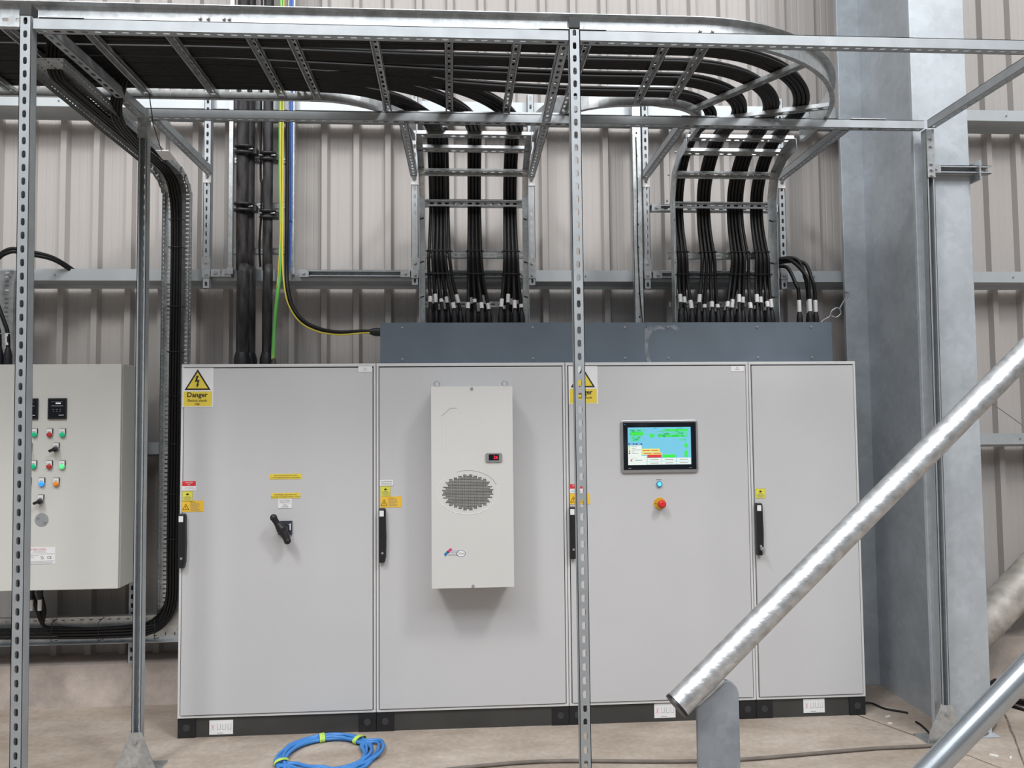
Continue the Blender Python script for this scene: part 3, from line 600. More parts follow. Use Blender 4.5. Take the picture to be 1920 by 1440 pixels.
# ================================================================== OVERHEAD CABLE LADDER
t = thing('overhead_cable_ladder', (1.2, -.8, 3.094), 'wide overhead cable ladder with a curved right end resting on the frame', 'cable ladder')
ZL = 3.097; C = [(0, .0), (0, .022), (.003, .022), (.003, .0025), (.097, .0025), (.097, .030), (.100, .030), (.100, 0)]
Cn = [(f, -g) for f, g in C][::-1]
def rail(name, pts, prof_, k='rail'): b = MB(); b.sweep(pts, (0, 0, 1), prof_, k); return b.build(name, t)
# near rail: straight, then 90 degree outer bend, then towards the wall
b = MB()
b.slot_plate((-2.4, -1.10, ZL+.05), (1, 0, 0), (0, 0, 1), (0, -1, 0), 3.0, .10, .05, .026, .014, .0025, 'rail', off=-.012)
b.box(-2.4, .6, -1.122, -1.10, ZL, ZL+.003, 'rail'); b.box(-2.4, .6, -1.130, -1.10, ZL+.097, ZL+.10, 'rail')
for X in (.45, .48, .56, .54): b.bolt((X, -1.1, ZL+.06), (0, -1, 0), .006)
b.build('side_rail', t)
outer = [V((.6, -1.10, ZL)), V((1.0, -1.10, ZL))]+arc(2.395, -.20, .90, -90, 0, 26, ZL)+[V((3.295, -.06, ZL))]
rail('side_rail', outer, C)
b = MB()   # far rail, perforated where it runs straight
b.slot_plate((-2.4, -.50, ZL+.05), (1, 0, 0), (0, 0, 1), (0, -1, 0), 3.15, .10, .05, .026, .014, .0025, 'rail', off=-.012)
b.box(-2.4, .75, -.50, -.480, ZL, ZL+.003, 'rail'); b.box(-2.4, .75, -.50, -.480, ZL+.097, ZL+.10, 'rail')
for X in (-.12, -.09, .70, .73): b.bolt((X, -.503, ZL+.03), (0, -1, 0), .006)
b.build('side_rail', t)
rail('side_rail', [V((.75, -.5, ZL))]+arc(.765, -.05, .45, -90, 0, 16, ZL)+[V((1.215, .0, ZL))], Cn)
rail('side_rail', [V((1.83, .0, ZL))]+arc(2.26, -.05, .43, 180, 270, 14, ZL, .45)+[V((2.42, -.5, ZL))]+arc(2.395, -.20, .30, -90, 0, 14, ZL)+[V((2.695, -.06, ZL))], Cn)
def rung(p, q, parent=None, name='rung', n=(0, 0, 1), W=.038, D=.02):
    b = MB(); b.strut(p, q, n, 'rail', W=W, D=D, pitch=.045, sl=.026, sw=.011, lip=.007, t=.002); b.build(name, parent or t)
for X in (-2.08, -1.78, -1.48, -1.18, -.88, -.58, -.28, .017, .32, .628, .787): rung((X, -1.095, ZL+.024), (X, -.505, ZL+.024))
for xa, xb, ye in ((1.113, 1.100, -.36), (1.41, 1.399, -.36), (1.685, 1.676, -.345), (1.968, 1.958, -.355), (2.288, 2.297, -.492), (2.452, 2.458, -.500)): rung((xa, -1.092, ZL+.024), (xb, ye, ZL+.024))
rung((2.930, -.925, ZL+.024), (2.595, -.43, ZL+.024)); rung((3.255, -.50, ZL+.024), (2.700, -.285, ZL+.024))
b = MB()
for X in (1.95, 2.42): b.tube([(X, -1.105, ZL+.05), (X, -1.12, ZL+.05)], .007, 'zinc', 8); b.tube([(X+.05, -1.105, ZL+.05), (X+.05, -1.12, ZL+.05)], .007, 'zinc', 8)
b.build('coupler_bolt', t)
# tee end rail above the rear beam
rail('side_rail', [V((1.06, -.345, ZL)), V((2.02, -.345, ZL))], [(0, 0), (0, .03), (.004, .03), (.004, .003), (.02, .003), (.02, 0)])
# ------------------------------------------------------------------ drop ladders
SG = 'ladders dropping to the gland box'
def drop_ladder(x0, x1, lb, inner_top):
    t = thing('drop_ladder', ((x0+x1)/2, .33, 2.133), lb, 'cable ladder', SG)
    pth = [V((0, -.06, 3.115)), V((0, .085, 3.100)), V((0, .235, 3.02)), V((0, .285, 2.88)), V((0, .285, 2.136))]
    for X, sg in ((x0, 1), (x1, -1)):
        b = MB(); P = [V((X, p.y, p.z)) for p in pth]
        # web plate of the rail in the YZ plane, 90 mm deep, towards the wall / up, segmented at the bend
        prof_ = [(0, 0), (0, .065), (.0025*sg, .065), (.0025*sg, .0025), (.030*sg, .0025), (.030*sg, 0)]
        if sg < 0: prof_ = prof_[::-1]
        Q = [V(p) for p in P]
        b.sweep(Q, (1, 0, 0), [(f, g) for f, g in prof_], 'rail')
        for i in range(1, 4): b.bolt((X-.001*sg, Q[i].y+.05, Q[i].z), (-sg, 0, 0), .006)
        for z in (2.3, 2.5, 2.75): b.tube([(X+.004*sg, .279, z-.003), (X+.024*sg, .279, z+.003)], .003, 'rubber', 6)
        b.build('side_rail', t)
    for y, z, n in ((-.02, 3.135, (0, .2, 1)), (.10, 3.10, (0, .35, 1)), (.235, 3.01, (0, .8, 1)), (.305, 2.845, (0, 1, .1))):
        rung((x0+.003, y, z), (x1-.003, y, z), t, n=n)
    for z in (2.56, 2.27): rung((x0+.003, .365, z), (x1-.003, .365, z), t, n=(0, -1, 0))
    b = MB(); b.box(x0-.02, x0+.03, .30, .36, 2.135, 2.139, 'rail'); b.box(x1-.03, x1+.02, .30, .36, 2.135, 2.139, 'rail'); b.bolt((x0, .315, 2.139), (0, 0, 1), .009); b.bolt((x1, .315, 2.139), (0, 0, 1), .009); b.build('foot_bracket', t)
drop_ladder(1.215, 1.832, 'drop ladder with curved top left of centre carrying three cable bundles', 0)
drop_ladder(2.668, 3.278, 'drop ladder with curved top on the right carrying four cable bundles', 0)
# ================================================================== POWER CABLES
CR = .0098
def gland(parent, x_, y_, tilt, mk):
    b = MB(); b.tube([(x_, y_, 2.128), (x_, y_, 2.165), (x_+tilt*.3, y_, 2.185), (x_+tilt, y_, 2.215)], [.019, .018, .017, .0105], 'black', 12); b.build('gland_boot', parent)
def marker(parent, p, q):
    b = MB(); b.tube([p, q], CR+.0022, 'white', 10, smooth=True); tag(b.build('marker_sleeve', parent), 'white marker sleeve')
def drop_tail(xt, u, vlayer, xg, yg, uscale=1.0):
    """points from the top of the bend to the gland; xt bundle centre, u sideways, v layer"""
    P = []
    for y, z, k in ((-.02, 3.155, 1), (.10, 3.135, 1), (.22, 3.07, 1), (.315, 2.96, 1), (.345, 2.84, 1.), (.335, 2.72, 1.05), (.300, 2.60, 1.12), (.275, 2.52, 1.2)):
        P.append(V((xt+u*k, y+vlayer*.6*(1 if z < 3.0 else .4), z+(vlayer*.9 if z > 2.9 else 0))))
    P.append(V((lerp(xt+u*1.2, xg, .25), .275+vlayer*.8, 2.40))); P.append(V((lerp(xt, xg, .72)+u*.3, lerp(.28, yg, .6), 2.29))); P.append(V((xg, yg, 2.213)))
    return P
def bundle(name_label, group, n_front, n_back, path_fn, xt, glx, wide):
    k = 0
    for layer, n in ((0, n_front), (1, n_back)):
        for i in range(n):
            u = (i-(n-1)/2)*CR*2.02; v_ = layer*CR*1.9
            uo = (i-(n-1)/2)*wide/max(1, n_front-1)
            xg = glx[0]+(glx[1]-glx[0])*(i+.5+(.3 if layer else -.1))/n_front if n == n_front else glx[0]+(glx[1]-glx[0])*(i+.9)/(n_front)
            yg = .225+layer*.075+random.uniform(-.006, .006)+(.028 if i % 2 else 0)
            P = path_fn(uo, v_)+drop_tail(xt, u, v_, xg, yg)
            P = [p+V((0, 0, random.uniform(-.0012, .0012))) if j < len(P)-12 else p for j, p in enumerate(P)]
            pts = smooth_path(P, 4)
            b = MB(); b.tube(pts, CR, 'rubber', 8); o = b.build('power_cable'); tag(o, name_label, 'cable', group)
            gland(o, xg, yg, pts[-2].x-xg, None)
            a = pts[-1]; c = pts[-4]; d_ = (c-a).normalized(); s0 = random.choice((.012, .02, .05))
            marker(o, a+d_*s0, a+d_*(s0+random.choice((.02, .035, .05))))
            k += 1
# right hand drop: four bundles following the 90 degree bend (radius about (2.41,-.20))
def right_path(yL, r, w0):
    def f(u, v_):
        P = []
        for X in (-2.3, -1.6, -1.0, -.5, 0, .4, .8, 1.2, 1.6, 2.0):
            e = sstep((X-.2)/1.9); ys = lerp(yL, -.20-r, e); ww = lerp(w0, 1, e)
            P.append(V((X, ys-u*ww, ZL+.038+v_*1.0)))
        for i in range(0, 9):
            a = math.radians(-90+90*i/8*.98); P.append(V((2.395+(r+u)*math.cos(a), -.20+(r+u)*math.sin(a), ZL+.038+v_)))
        return P
    return f
right = (('outermost bundle of the right drop ladder', .990, .775, 3.205, 4, 3, (3.135, 3.262), .058), ('second bundle from the right on the right drop ladder', .877, .635, 3.075, 5, 3, (2.955, 3.13), .060),
         ('second bundle from the left on the right drop ladder', .802, .485, 2.886, 4, 4, (2.79, 2.95), .055), ('leftmost bundle of the right drop ladder', .742, .345, 2.733, 3, 2, (2.69, 2.785), .042))
for (lb, yL, r, xt, nf, nb, gl, wd), w0 in zip(right, (1.35, 1.0, .45, 1.0)): bundle('black power cable in the '+lb, lb, nf, nb, right_path(-yL, r, w0), xt, gl, wd)
def left_path(yL, xs, rx, ry, yd):
    def f(u, v_):
        P = []
        for X in (-2.3, -1.6, -1.0, -.5, -.1, .3, .6, .8):
            if X < xs-.05: P.append(V((X, yL-u*.55+(yd*sstep((X-.2)/.8)), ZL+.038+v_)))
        for i in range(0, 8):
            a = math.radians(-90+90*i/7*.97); P.append(V((xs+(rx+u)*math.cos(a), -.04+(ry+u)*math.sin(a)+(yd if 0 else 0), ZL+.038+v_)))
        return P
    return f
left = (('rightmost bundle of the left drop ladder', .682, 1.05, .690, .642, 1.735, 4, 3, (1.655, 1.815), .072), ('middle bundle of the left drop ladder', .620, .93, .595, .580, 1.528, 4, 3, (1.47, 1.63), .066),
        ('leftmost bundle of the left drop ladder', .555, .80, .515, .515, 1.325, 6, 3, (1.262, 1.465), .074))
for lb, yL, xs, rx, ry, xt, nf, nb, gl, wd in left: bundle('black power cable in the '+lb, lb, nf, nb, left_path(-yL, xs, rx, ry, 0), xt, gl, wd)
# four cables curling out from behind the right drop ladder
for i, (xg, zt_, x0_, yy) in enumerate(((3.430, 2.50, 3.30, .30), (3.480, 2.545, 3.30, .27), (3.500, 2.55, 3.32, .33), (3.528, 2.53, 3.34, .30))):
    P = smooth_path([(x0_-.02, .42, zt_-.02), (x0_+.03, .40, zt_), (x0_+.09+.02*i, .36, zt_-.01), (xg-.012, yy+.01, zt_-.12), (xg-.003, yy, 2.34), (xg, yy, 2.20)], 6)
    b = MB(); b.tube(P, CR+.001, 'rubber', 8); o = b.build('power_cable'); tag(o, 'black cable curling over to the right end of the gland box', 'cable', 'four cables at the right end of the gland box')
    gland(o, xg, yy, 0, None); a = P[-1]; c = P[-6]; d_ = (c-a).normalized(); marker(o, a+d_*.015, a+d_*.085)
# cable ties round the bundles
for lb, xt, nf in (('rightmost', 1.735, 4), ('middle', 1.528, 4), ('leftmost', 1.325, 6)):
    for z, yy, wd in ((2.565, .288, 1.2), (2.43, .272, 1.3)):
        hw = nf*CR*wd+.004; b = MB(); b.tube([(xt-hw, yy+.004, z), (xt-hw*.9, yy-.014, z), (xt+hw*.9, yy-.014, z), (xt+hw, yy+.004, z), (xt+hw*.8, yy+.035, z), (xt-hw*.8, yy+.035, z), (xt-hw, yy+.004, z)], .0026, 'black', 6)
        tag(b.build('cable_tie'), ('upper' if z > 2.5 else 'lower')+' black cable tie around the '+lb+' bundle of the left drop ladder', 'cable tie', 'cable ties on the drop ladders')
for lb, xt, nf in (('rightmost', 3.205, 4), ('second from right', 3.075, 5), ('second from left', 2.886, 4), ('leftmost', 2.733, 3)):
    for z, yy, wd in ((2.565, .288, 1.2), (2.43, .272, 1.3)):
        hw = nf*CR*wd+.004; b = MB(); b.tube([(xt-hw, yy+.004, z), (xt-hw*.9, yy-.014, z), (xt+hw*.9, yy-.014, z), (xt+hw, yy+.004, z), (xt+hw*.8, yy+.035, z), (xt-hw*.8, yy+.035, z), (xt-hw, yy+.004, z)], .0026, 'black', 6)
        tag(b.build('cable_tie'), ('upper' if z > 2.5 else 'lower')+' black cable tie around the '+lb+' bundle of the right drop ladder', 'cable tie', 'cable ties on the drop ladders')
# ================================================================== TALL WALL LADDER WITH CONDUITS
t = thing('tall_cable_ladder', (.28, .47, 2.47), 'narrow cable ladder rising up the wall with thick cables and an earth cable', 'cable ladder')
for X, w_, sg in ((.107, .022, 1), (.452, .040, -1)):
    b = MB(); b.box(X-w_/2, X+w_/2, .452, .455, 2.46, 6, 'rail'); b.box(X-w_/2 if sg > 0 else X+w_/2-.003, X-w_/2+.003 if sg > 0 else X+w_/2, .455, .498, 2.46, 6, 'rail'); b.box(X-w_/2-.006, X+w_/2+.006, .448, .452, 2.46, 2.50, 'rail'); b.build('side_rail', t)
for z in (2.60, 2.87, 3.14, 3.41, 3.68, 3.95, 4.22):
    rung((.118, .470, z), (.432, .470, z), t, n=(0, -1, 0), W=.035)
def heavy(x_, y_, r, label, zb_=1.9, off=.0, boot=True):
    P = smooth_path([(x_+off, y_-.02, zb_), (x_+off, y_-.02, zb_+.35), (x_+off*.6, y_, 2.5), (x_, y_, 2.8), (x_, y_, 6)], 5)
    b = MB(); b.tube(P, r, 'arm', 18); o = b.build('armoured_cable'); tag(o, label, 'cable', 'thick armoured cables')
    if boot: b = MB(); b.tube([(x_+off, y_-.02, 1.90), (x_+off, y_-.02, 1.960), (x_+off, y_-.02, 1.995)], [r+.012, r+.012, r+.002], 'black', 18); b.build('shrink_boot', o)
    return o
heavy(.193, .385, .034, 'thick black armoured cable entering the leftmost cabinet, front one of the left pair', off=.012)
heavy(.214, .440, .034, 'thick black armoured cable half hidden behind the left one', off=.014)
heavy(.334, .400, .028, 'thick black armoured cable to the right, beside the green earth cable', off=.006)
for i, (z, x_, r, yy) in enumerate(((3.17, .202, .040, .385), (2.835, .202, .040, .385), (3.14, .334, .031, .40), (2.80, .334, .031, .40), (3.95, .202, .040, .385), (3.93, .334, .031, .40))):
    t = thing('cable_cleat', (x_, yy, z), '%s black cleat clamping the %s armoured cables' % (('upper', 'lower', 'upper', 'lower', 'topmost', 'topmost')[i], 'left pair of' if r > .04 else 'right hand'), 'cleat', 'black cable cleats')
    b = MB()
    for dz in (-.018, .018): b.tube([(x_+(r+.004)*math.cos(a)*(1.12), yy+(r+.006)*math.sin(a), z+dz+.006*math.sin(a)) for a in [k*math.pi/8 for k in range(17)]], .010, 'black', 6, False)
    b.box(x_-r-.004, x_+r+.03, yy-.004, yy+.05, z-.02, z+.016, 'black'); b.build('clamp', t)
    b = MB(); b.tube([(x_-r-.014, yy-.012, z+.004), (x_-r+.008, yy-.022, z)], .006, 'zinc', 8); b.tube([(x_+r-.010, yy-.022, z), (x_+r+.012, yy-.012, z+.004)], .006, 'zinc', 8); b.build('bolt', t)
def lcable(name, pts, r, k, label, grp=None, cat='cable', n=8):
    b = MB(); b.tube(smooth_path(pts, 6), r, k, n); o = b.build(name); return tag(o, label, cat, grp)
lcable('control_cable', [(.285, .43, 5), (.283, .43, 3.2), (.290, .43, 3.0), (.288, .43, 2.8), (.280, .43, 2.62), (.284, .44, 2.5)], .0065, 'rubber', 'thin black cable between the thick armoured cables')
g = lcable('earth_cable', [(.404, .40, 5), (.404, .40, 3.2), (.409, .40, 2.8), (.408, .40, 2.5), (.400, .38, 2.35), (.392, .35, 2.2), (.393, .32, 2.05), (.397, .30, 1.94)], .0115, 'green', 'green and yellow earth cable entering the top of the leftmost cabinet')
b = MB(); b.tube(smooth_path([(.408, .391, 5), (.406, .391, 3.2), (.412, .390, 2.8), (.401, .389, 2.5), (.390, .370, 2.3), (.384, .341, 2.15), (.386, .311, 2.02), (.39, .291, 1.95)], 6), .0035, 'yel', 6); b.build('yellow_stripe', g)
b = MB(); b.tube([(.398, .30, 1.9), (.398, .30, 1.955)], [.021, .010], 'plinth', 12); b.build('cable_cone', g)
lcable('earth_cable', [(.420, .395, 5), (.420, .395, 3.2), (.422, .395, 2.8), (.421, .395, 2.55), (.437, .37, 2.38), (.470, .34, 2.26), (.540, .31, 2.16), (.640, .29, 2.105), (.76, .28, 2.085), (.90, .285, 2.095), (.99, .29, 2.10)], .0048, 'yel', 'thin yellow and green earth wire curving into the side of the gland box')
o = lcable('supply_cable', [(.440, .42, 3.4), (.440, .42, 2.9), (.440, .415, 2.7), (.440, .41, 2.5), (.455, .38, 2.36), (.492, .35, 2.245), (.560, .32, 2.165), (.650, .30, 2.120), (.76, .29, 2.100), (.90, .295, 2.105), (1.0, .30, 2.10)], .012, 'rubber', 'black cable curving down and into the left side of the gland box')
b = MB(); b.tube([(.93, .295, 2.103), (.96, .297, 2.102), (1.008, .30, 2.10)], [.014, .024, .024], 'black', 12); b.build('side_gland', o)
for x_ in (.446, .457): lcable('data_cable', [(x_, .445, 5), (x_, .445, 3.0), (x_-.002, .445, 2.75), (x_-.006, .45, 2.60), (x_-.012, .452, 2.47)], .0065, 'blue2', 'blue data cable strapped to the right rail of the tall wall ladder', 'pair of blue data cables')
# ================================================================== PERFORATED TRAY (vertical, with bends)
t = thing('perforated_cable_tray', (-.18, .42, .4), 'perforated galvanised tray running from the ceiling frame down beside the cabinets', 'cable tray')
def perf(b, o, l, w_, n, L, W, rows, k='rail', pitch=.025, sl=.016, sw=.006):
    o, l, w_, n = map(V, (o, l, w_, n)); rw = W/rows
    for i in range(rows): b.slot_plate(o+w_*(-W/2+rw*(i+.5)), l, w_, n, L, rw, pitch, sw if i % 2 else sl, sw if i % 2 == 0 else sw, .0015, k)
def perfx(b, o, l, w_, n, L, W, rows, k='rail', pitch=.025):   # slots across the tray: swap roles
    o, l, w_, n = map(V, (o, l, w_, n)); rw = W/rows
    for i in range(rows):
        cells = int(L/pitch); p = L/cells
        for c in range(cells): b.slot_plate(o+l*p*c-w_*(W/2-rw*i), w_, l, n, rw, p, rw, .016, .006, .0015, k) if 0 else None
TX0, TX1 = -.252, -.100; TXc = (TX0+TX1)/2; TW = TX1-TX0
def flange(b, o, l, w_, n, L): perf(b, o, l, w_, n, L, .045, 1, pitch=.025, sl=.014, sw=.006)
def cross_perf(b, z0, z1, x0, x1, y, n):   # vertical sheet in the XZ plane with short horizontal slots
    cells = int((z1-z0)/.025); p = (z1-z0)/cells; cw = (x1-x0)
    for r_ in range(3):
        rw = cw/3; cx_ = x0+rw*(r_+.5)
        hw = .0105; hh = .0042; vs = []; fs = []
        for c in range(cells):
            zc = z0+p*(c+.5); o = len(vs)
            for (a, e) in ((hw, hh), (rw/2, p/2)):
                for d_ in (0, .0015): vs += [(cx_-a, y+d_, zc-e), (cx_+a, y+d_, zc-e), (cx_+a, y+d_, zc+e), (cx_-a, y+d_, zc+e)]
            for i in range(4):
                j = (i+1) % 4; fs += [(o+i, o+j, o+8+j, o+8+i), (o+4+j, o+4+i, o+12+i, o+12+j), (o+j, o+i, o+4+i, o+4+j)]
        b.add(vs, fs, 'rail')
b = MB(); cross_perf(b, .53, 2.93, TX0, TX1, .42, 0)
for X in (TX0, TX1): b.slot_plate((X, .3975, .53), (0, 0, 1), (0, 1, 0), (-1 if X == TX0 else 1, 0, 0), 2.4, .045, .025, .014, .006, .0015, 'rail')
b.build('upright_run', t)
b = MB()   # horizontal run towards the front, base on top, cables slung beneath
HX0, HX1 = -.275, -.118
b.slot_plate((HX0+.026, -.98, 3.046), (0, 1, 0), (1, 0, 0), (0, 0, 1), 1.20, .052, .025, .014, .006, .0015, 'rail')
b.slot_plate((HX0+.078, -.98, 3.046), (0, 1, 0), (1, 0, 0), (0, 0, 1), 1.20, .052, .025, .014, .006, .0015, 'rail')
b.slot_plate((HX0+.130, -.98, 3.046), (0, 1, 0), (1, 0, 0), (0, 0, 1), 1.20, .052, .025, .014, .006, .0015, 'rail')
for X in (HX0, HX1): b.slot_plate((X, -.98, 3.024), (0, 1, 0), (0, 0, 1), (-1 if X == HX0 else 1, 0, 0), 1.20, .045, .025, .014, .006, .0015, 'rail')
b.build('ceiling_run', t)
bend = [V((0, .22, 3.046)), V((0, .29, 3.038)), V((0, .35, 3.015)), V((0, .40, 2.975)), V((0, .42, 2.93))]
b = MB()
for i in range(4):
    a, c = bend[i], bend[i+1]; x0a = lerp(HX0, TX0, i/4); x1a = lerp(HX1, TX1, i/4)
    L_ = (c-a).length; l_ = (c-a).normalized(); nn = V((0, l_.z, -l_.y))*-1
    for r_ in range(3): b.slot_plate(V((x0a+(x1a-x0a)*(r_+.5)/3, a.y, a.z)), l_, (1, 0, 0), nn, L_, (x1a-x0a)/3, .025, .014, .006, .0015, 'rail')
    inn = V((0, -l_.z, l_.y))*-1
    for X in (x0a, x1a): b.slot_plate(V((X, a.y, a.z))+inn*.0225, l_, inn, (1, 0, 0), L_, .045, .03, .014, .006, .0015, 'rail')
b.build('top_bend', t)
b = MB()   # bottom run to the left
bw = .145
for r_ in range(3): b.slot_plate((-2.2, .42, .385+bw*(r_+.5)/3), (1, 0, 0), (0, 0, 1), (0, -1, 0), 1.95, bw/3, .05, (.006 if r_ == 1 else .020), (.006 if r_ != 1 else .006), .0015, 'rail')
b.box(-.25, -.10, .42, .4215, .385, .53, 'rail'); b.box(-2.2, -.10, .372, .42, .3835, .385, 'rail'); b.box(-2.2, -.252, .375, .42, .53, .5315, 'rail'); b.box(-.1005, -.099, .375, .42, .385, .53, 'rail')
for X in (-.22, -.17, -.13): b.box(X, X+.004, .4185, .42, .41, .425, 'ink')
b.build('bottom_run', t)
TC = 'control cables running down the perforated tray'
for i in range(4):
    xo = -.203+.0155*i; yo = .398-(.004 if i % 2 else 0); xt_ = -.232+.0155*i; k = 3-i
    P = [(xt_+.03, -.93, 3.16), (xt_+.012, -.91, 3.09), (xt_, -.86, 3.035), (xt_, -.76, 3.024-.004*(i % 2)), (xt_, -.3, 3.024), (xt_, .10, 3.022), (lerp(xt_, xo, .5), .25, 3.012), (xo, .355, 2.95), (xo, yo, 2.80), (xo, yo, 2.3), (xo+.002*(-1)**i, yo, 1.6), (xo, yo, 1.0)]
    P += [(xo, yo, .66), (xo-.028, yo, .54+.006*k), (xo-.10, yo-.004, .455+.011*k), (-.42, yo-.004, .425+.0155*k), (-.62, yo, .415+.0155*k), (-.77, yo, .425+.0155*k), (-.85, yo-.03, .49), (-.875+.015*i, yo-.06, .58), (-.875+.045*(i//2), .28, .70)]
    b = MB(); b.tube(smooth_path(P, 4), .0078, 'rubber', 8); tag(b.build('control_cable'), 'black control cable running down the perforated tray and under the wall enclosure', 'cable', TC)
for i in range(4):   # second drop from the overhead ladder into the tray
    x_ = -.06-.012*i; xe = -.150-.0155*i
    b = MB(); b.tube(smooth_path([(-.02-.015*i, -.62, 3.15), (-.05-.014*i, -.60, 3.08), (-.085-.014*i, -.55, 3.03), (-.125-.014*i, -.42, 3.006), (xe-.01, -.1, 3.004), (xe-.012, .12, 3.004), (xe-.008, .27, 2.985), (xe, .340, 2.90), (xe, .378, 2.7), (xe, .378, 2.0), (xe, .378, .9), (xe, .375, .62), (xe-.04, .372, .50), (-.30, .370, .43+.0155*i), (-.6, .370, .42+.0155*i), (-.9, .372, .425+.0155*i), (-1.3, .372, .43+.0155*i), (-2.2, .372, .43+.0155*i)], 4), .0075, 'rubber', 8)
    tag(b.build('control_cable'), 'black control cable dropping from the overhead ladder into the perforated tray', 'cable', 'control cables dropping into the tray')
for j, (z, w_) in enumerate(((2.76, .05), (2.60, .05), (2.26, .05), (2.0, .05), (1.75, .05), (1.48, .05), (1.2, .05), (.95, .05))):
    b = MB(); b.tube([(-.217, .416, z), (-.216, .375, z+.002), (-.17, .364, z-.001), (-.138, .372, z), (-.135, .416, z)], .002, 'black', 6); tag(b.build('cable_tie'), 'black cable tie strapping cables to the upright perforated tray', 'cable tie', 'cable ties on the perforated tray')
for X in (-.36, -.55, -.80, -.25):
    b = MB(); b.tube([(X, .41, .52), (X, .345, .51), (X+.004, .338, .45), (X, .345, .41), (X, .41, .40)], .002, 'black', 6); tag(b.build('cable_tie'), 'black cable tie on the bottom run of the perforated tray', 'cable tie', 'cable ties on the bottom run of the tray')
# small white card hanging by a black string
t = thing('hanging_tag', (-.10, -.02, 3.0), 'small white card hanging on a black string under the frame', 'tag')
b = MB(); b.obox((-.085, -.02, 2.995), (.033, 0, 0), (0, .05, -.006), (0, .0004, .003), 'white'); b.build('card', t)
b = MB(); b.tube([(.03, -.525, 3.10), (-.02, -.35, 3.03), (-.09, -.065, 3.0)], .0022, 'black', 6); b.build('string', t)
# ------------------------------------------------------------------ cables into the left enclosure, short tray at the left edge
t = thing('side_cable_tray', (-1.13, .42, 1.95), 'short perforated tray at the far left edge above the wall enclosure', 'cable tray')
b = MB(); cross_perf(b, 1.92, 2.47, -1.30, -1.078, .41, 0); b.slot_plate((-1.078, .435, 1.92), (0, 0, 1), (0, 1, 0), (1, 0, 0), .55, .05, .025, .014, .006, .0015, 'rail'); b.bolt((-1.10, .41, 2.44), (0, -1, 0), .007); b.build('tray_sheet', t)
for i, (xg, col) in enumerate(((-1.065, 0), (-1.020, 0))):
    P = [(xg, .27, 1.99), (xg-.005, .27, 2.10), (xg-.05, .29, 2.20), (-1.16+.02*i, .33, 2.35), (-1.14+.01*i, .33, 2.50), (-1.07+.01*i, .34, 2.575-.015*i), (-.98, .36, 2.57-.018*i), (-.88, .44, 2.55-.012*i), (-.80, .53, 2.49-.012*i), (-.74, .60, 2.44)]
    b = MB(); b.tube(smooth_path(P, 6), .0105, 'rubber', 10); o = b.build('power_cable'); tag(o, 'black cable arching over the wall enclosure at the left edge', 'cable', 'cables arching over the wall enclosure')
    b = MB(); b.tube([(xg, .27, 1.905), (xg, .27, 1.975), (xg, .27, 2.02)], [.022, .021, .011], 'black', 12); b.build('gland_boot', o)
    b = MB(); b.tube([(xg-.002, .27, 2.03), (xg-.006, .27, 2.095)], .0128, 'white', 10); b.build('marker_sleeve', o)
for i, xg in enumerate((-.875, -.830)):
    b = MB(); b.tube([(xg, .28, .737), (xg, .28, .70), (xg, .28, .65)], [.016, .016, .010], 'black', 12); o = b.build('cable_gland'); tag(o, 'black cable gland under the wall enclosure, %s of two' % ('left' if i == 0 else 'right'), 'gland', 'glands under the wall enclosure')
    b = MB(); b.tube([(xg, .28, .655), (xg, .28, .595)], .0105, 'white', 10); b.build('marker_sleeve', o)
# dark channels carrying the enclosure
for X in (-1.05, -.42, -.02):
    t = thing('enclosure_channel', (X, .47, .3), ('upright channel behind the left part of the wall enclosure', 'upright channel behind the right part of the wall enclosure', 'upright channel on the wall between the perforated tray and the leftmost cabinet')[(-1.05, -.42, -.02).index(X)], 'channel', 'upright channels behind the wall enclosure')
    b = MB(); b.strut((X, .458, .25), (X, .458, 1.48), (0, -1, 0)); b.build('channel', t)
# ================================================================== FOREGROUND TUBES
t = thing('sloping_tube', (2.03, -2.312, 0), 'thick galvanised tube sloping up to the right across the cabinets', 'tube')
p0 = V((1.938, -2.323, .938)); dd = V((2.855, -2.162, 1.689))-p0
b = MB(); b.tube([p0, p0+dd*.4, p0+dd*.8, p0+dd*3.1], .0302, 'tube', 40); b.build('tube', t)
b = MB(); u_ = dd.normalized(); b.tube([p0-u_*.004, p0+u_*.003], .0312, 'black', 40, smooth=False); b.build('end_cap', t)
b = MB(); yp = -2.312
pl_ = [(1.985, 0), (2.083, 0), (2.083, .958), (2.079, .972), (2.070, .982), (2.058, .988), (2.046, .988), (2.038, .982), (2.010, .959), (1.985, .938)]
b.poly(pl_, yp-.006, .012, 'plate'); b.box(1.95, 2.12, yp-.07, yp+.07, 0, .010, 'plate'); tag(b.build('support_plate', t, .002), 'flat galvanised upright plate')
b = MB(); b.tube(smooth_path([(1.986, yp-.007, .938), (2.000, yp-.009, .951), (2.015, yp-.009, .963), (2.030, yp-.009, .976), (2.048, yp-.007, .989)], 4), .005, 'rail', 8); b.build('weld', t)
t = thing('sloping_handrail', (1.542, -2.44, 0), 'thin smooth galvanised tube crossing the lower right corner', 'tube')
q0 = V((2.397, -2.54, .878)); qd = V((2.583, -2.562, 1.069))-q0; k_ = -q0.z/qd.z
b = MB(); b.tube([q0+qd*k_, q0, q0+qd*9], .0242, 'tube2', 36); b.build('tube', t)
b = MB(); fp_ = q0+qd*k_; b.box(fp_.x-.07, fp_.x+.07, fp_.y-.07, fp_.y+.07, 0, .010, 'column'); b.build('foot_plate', t)
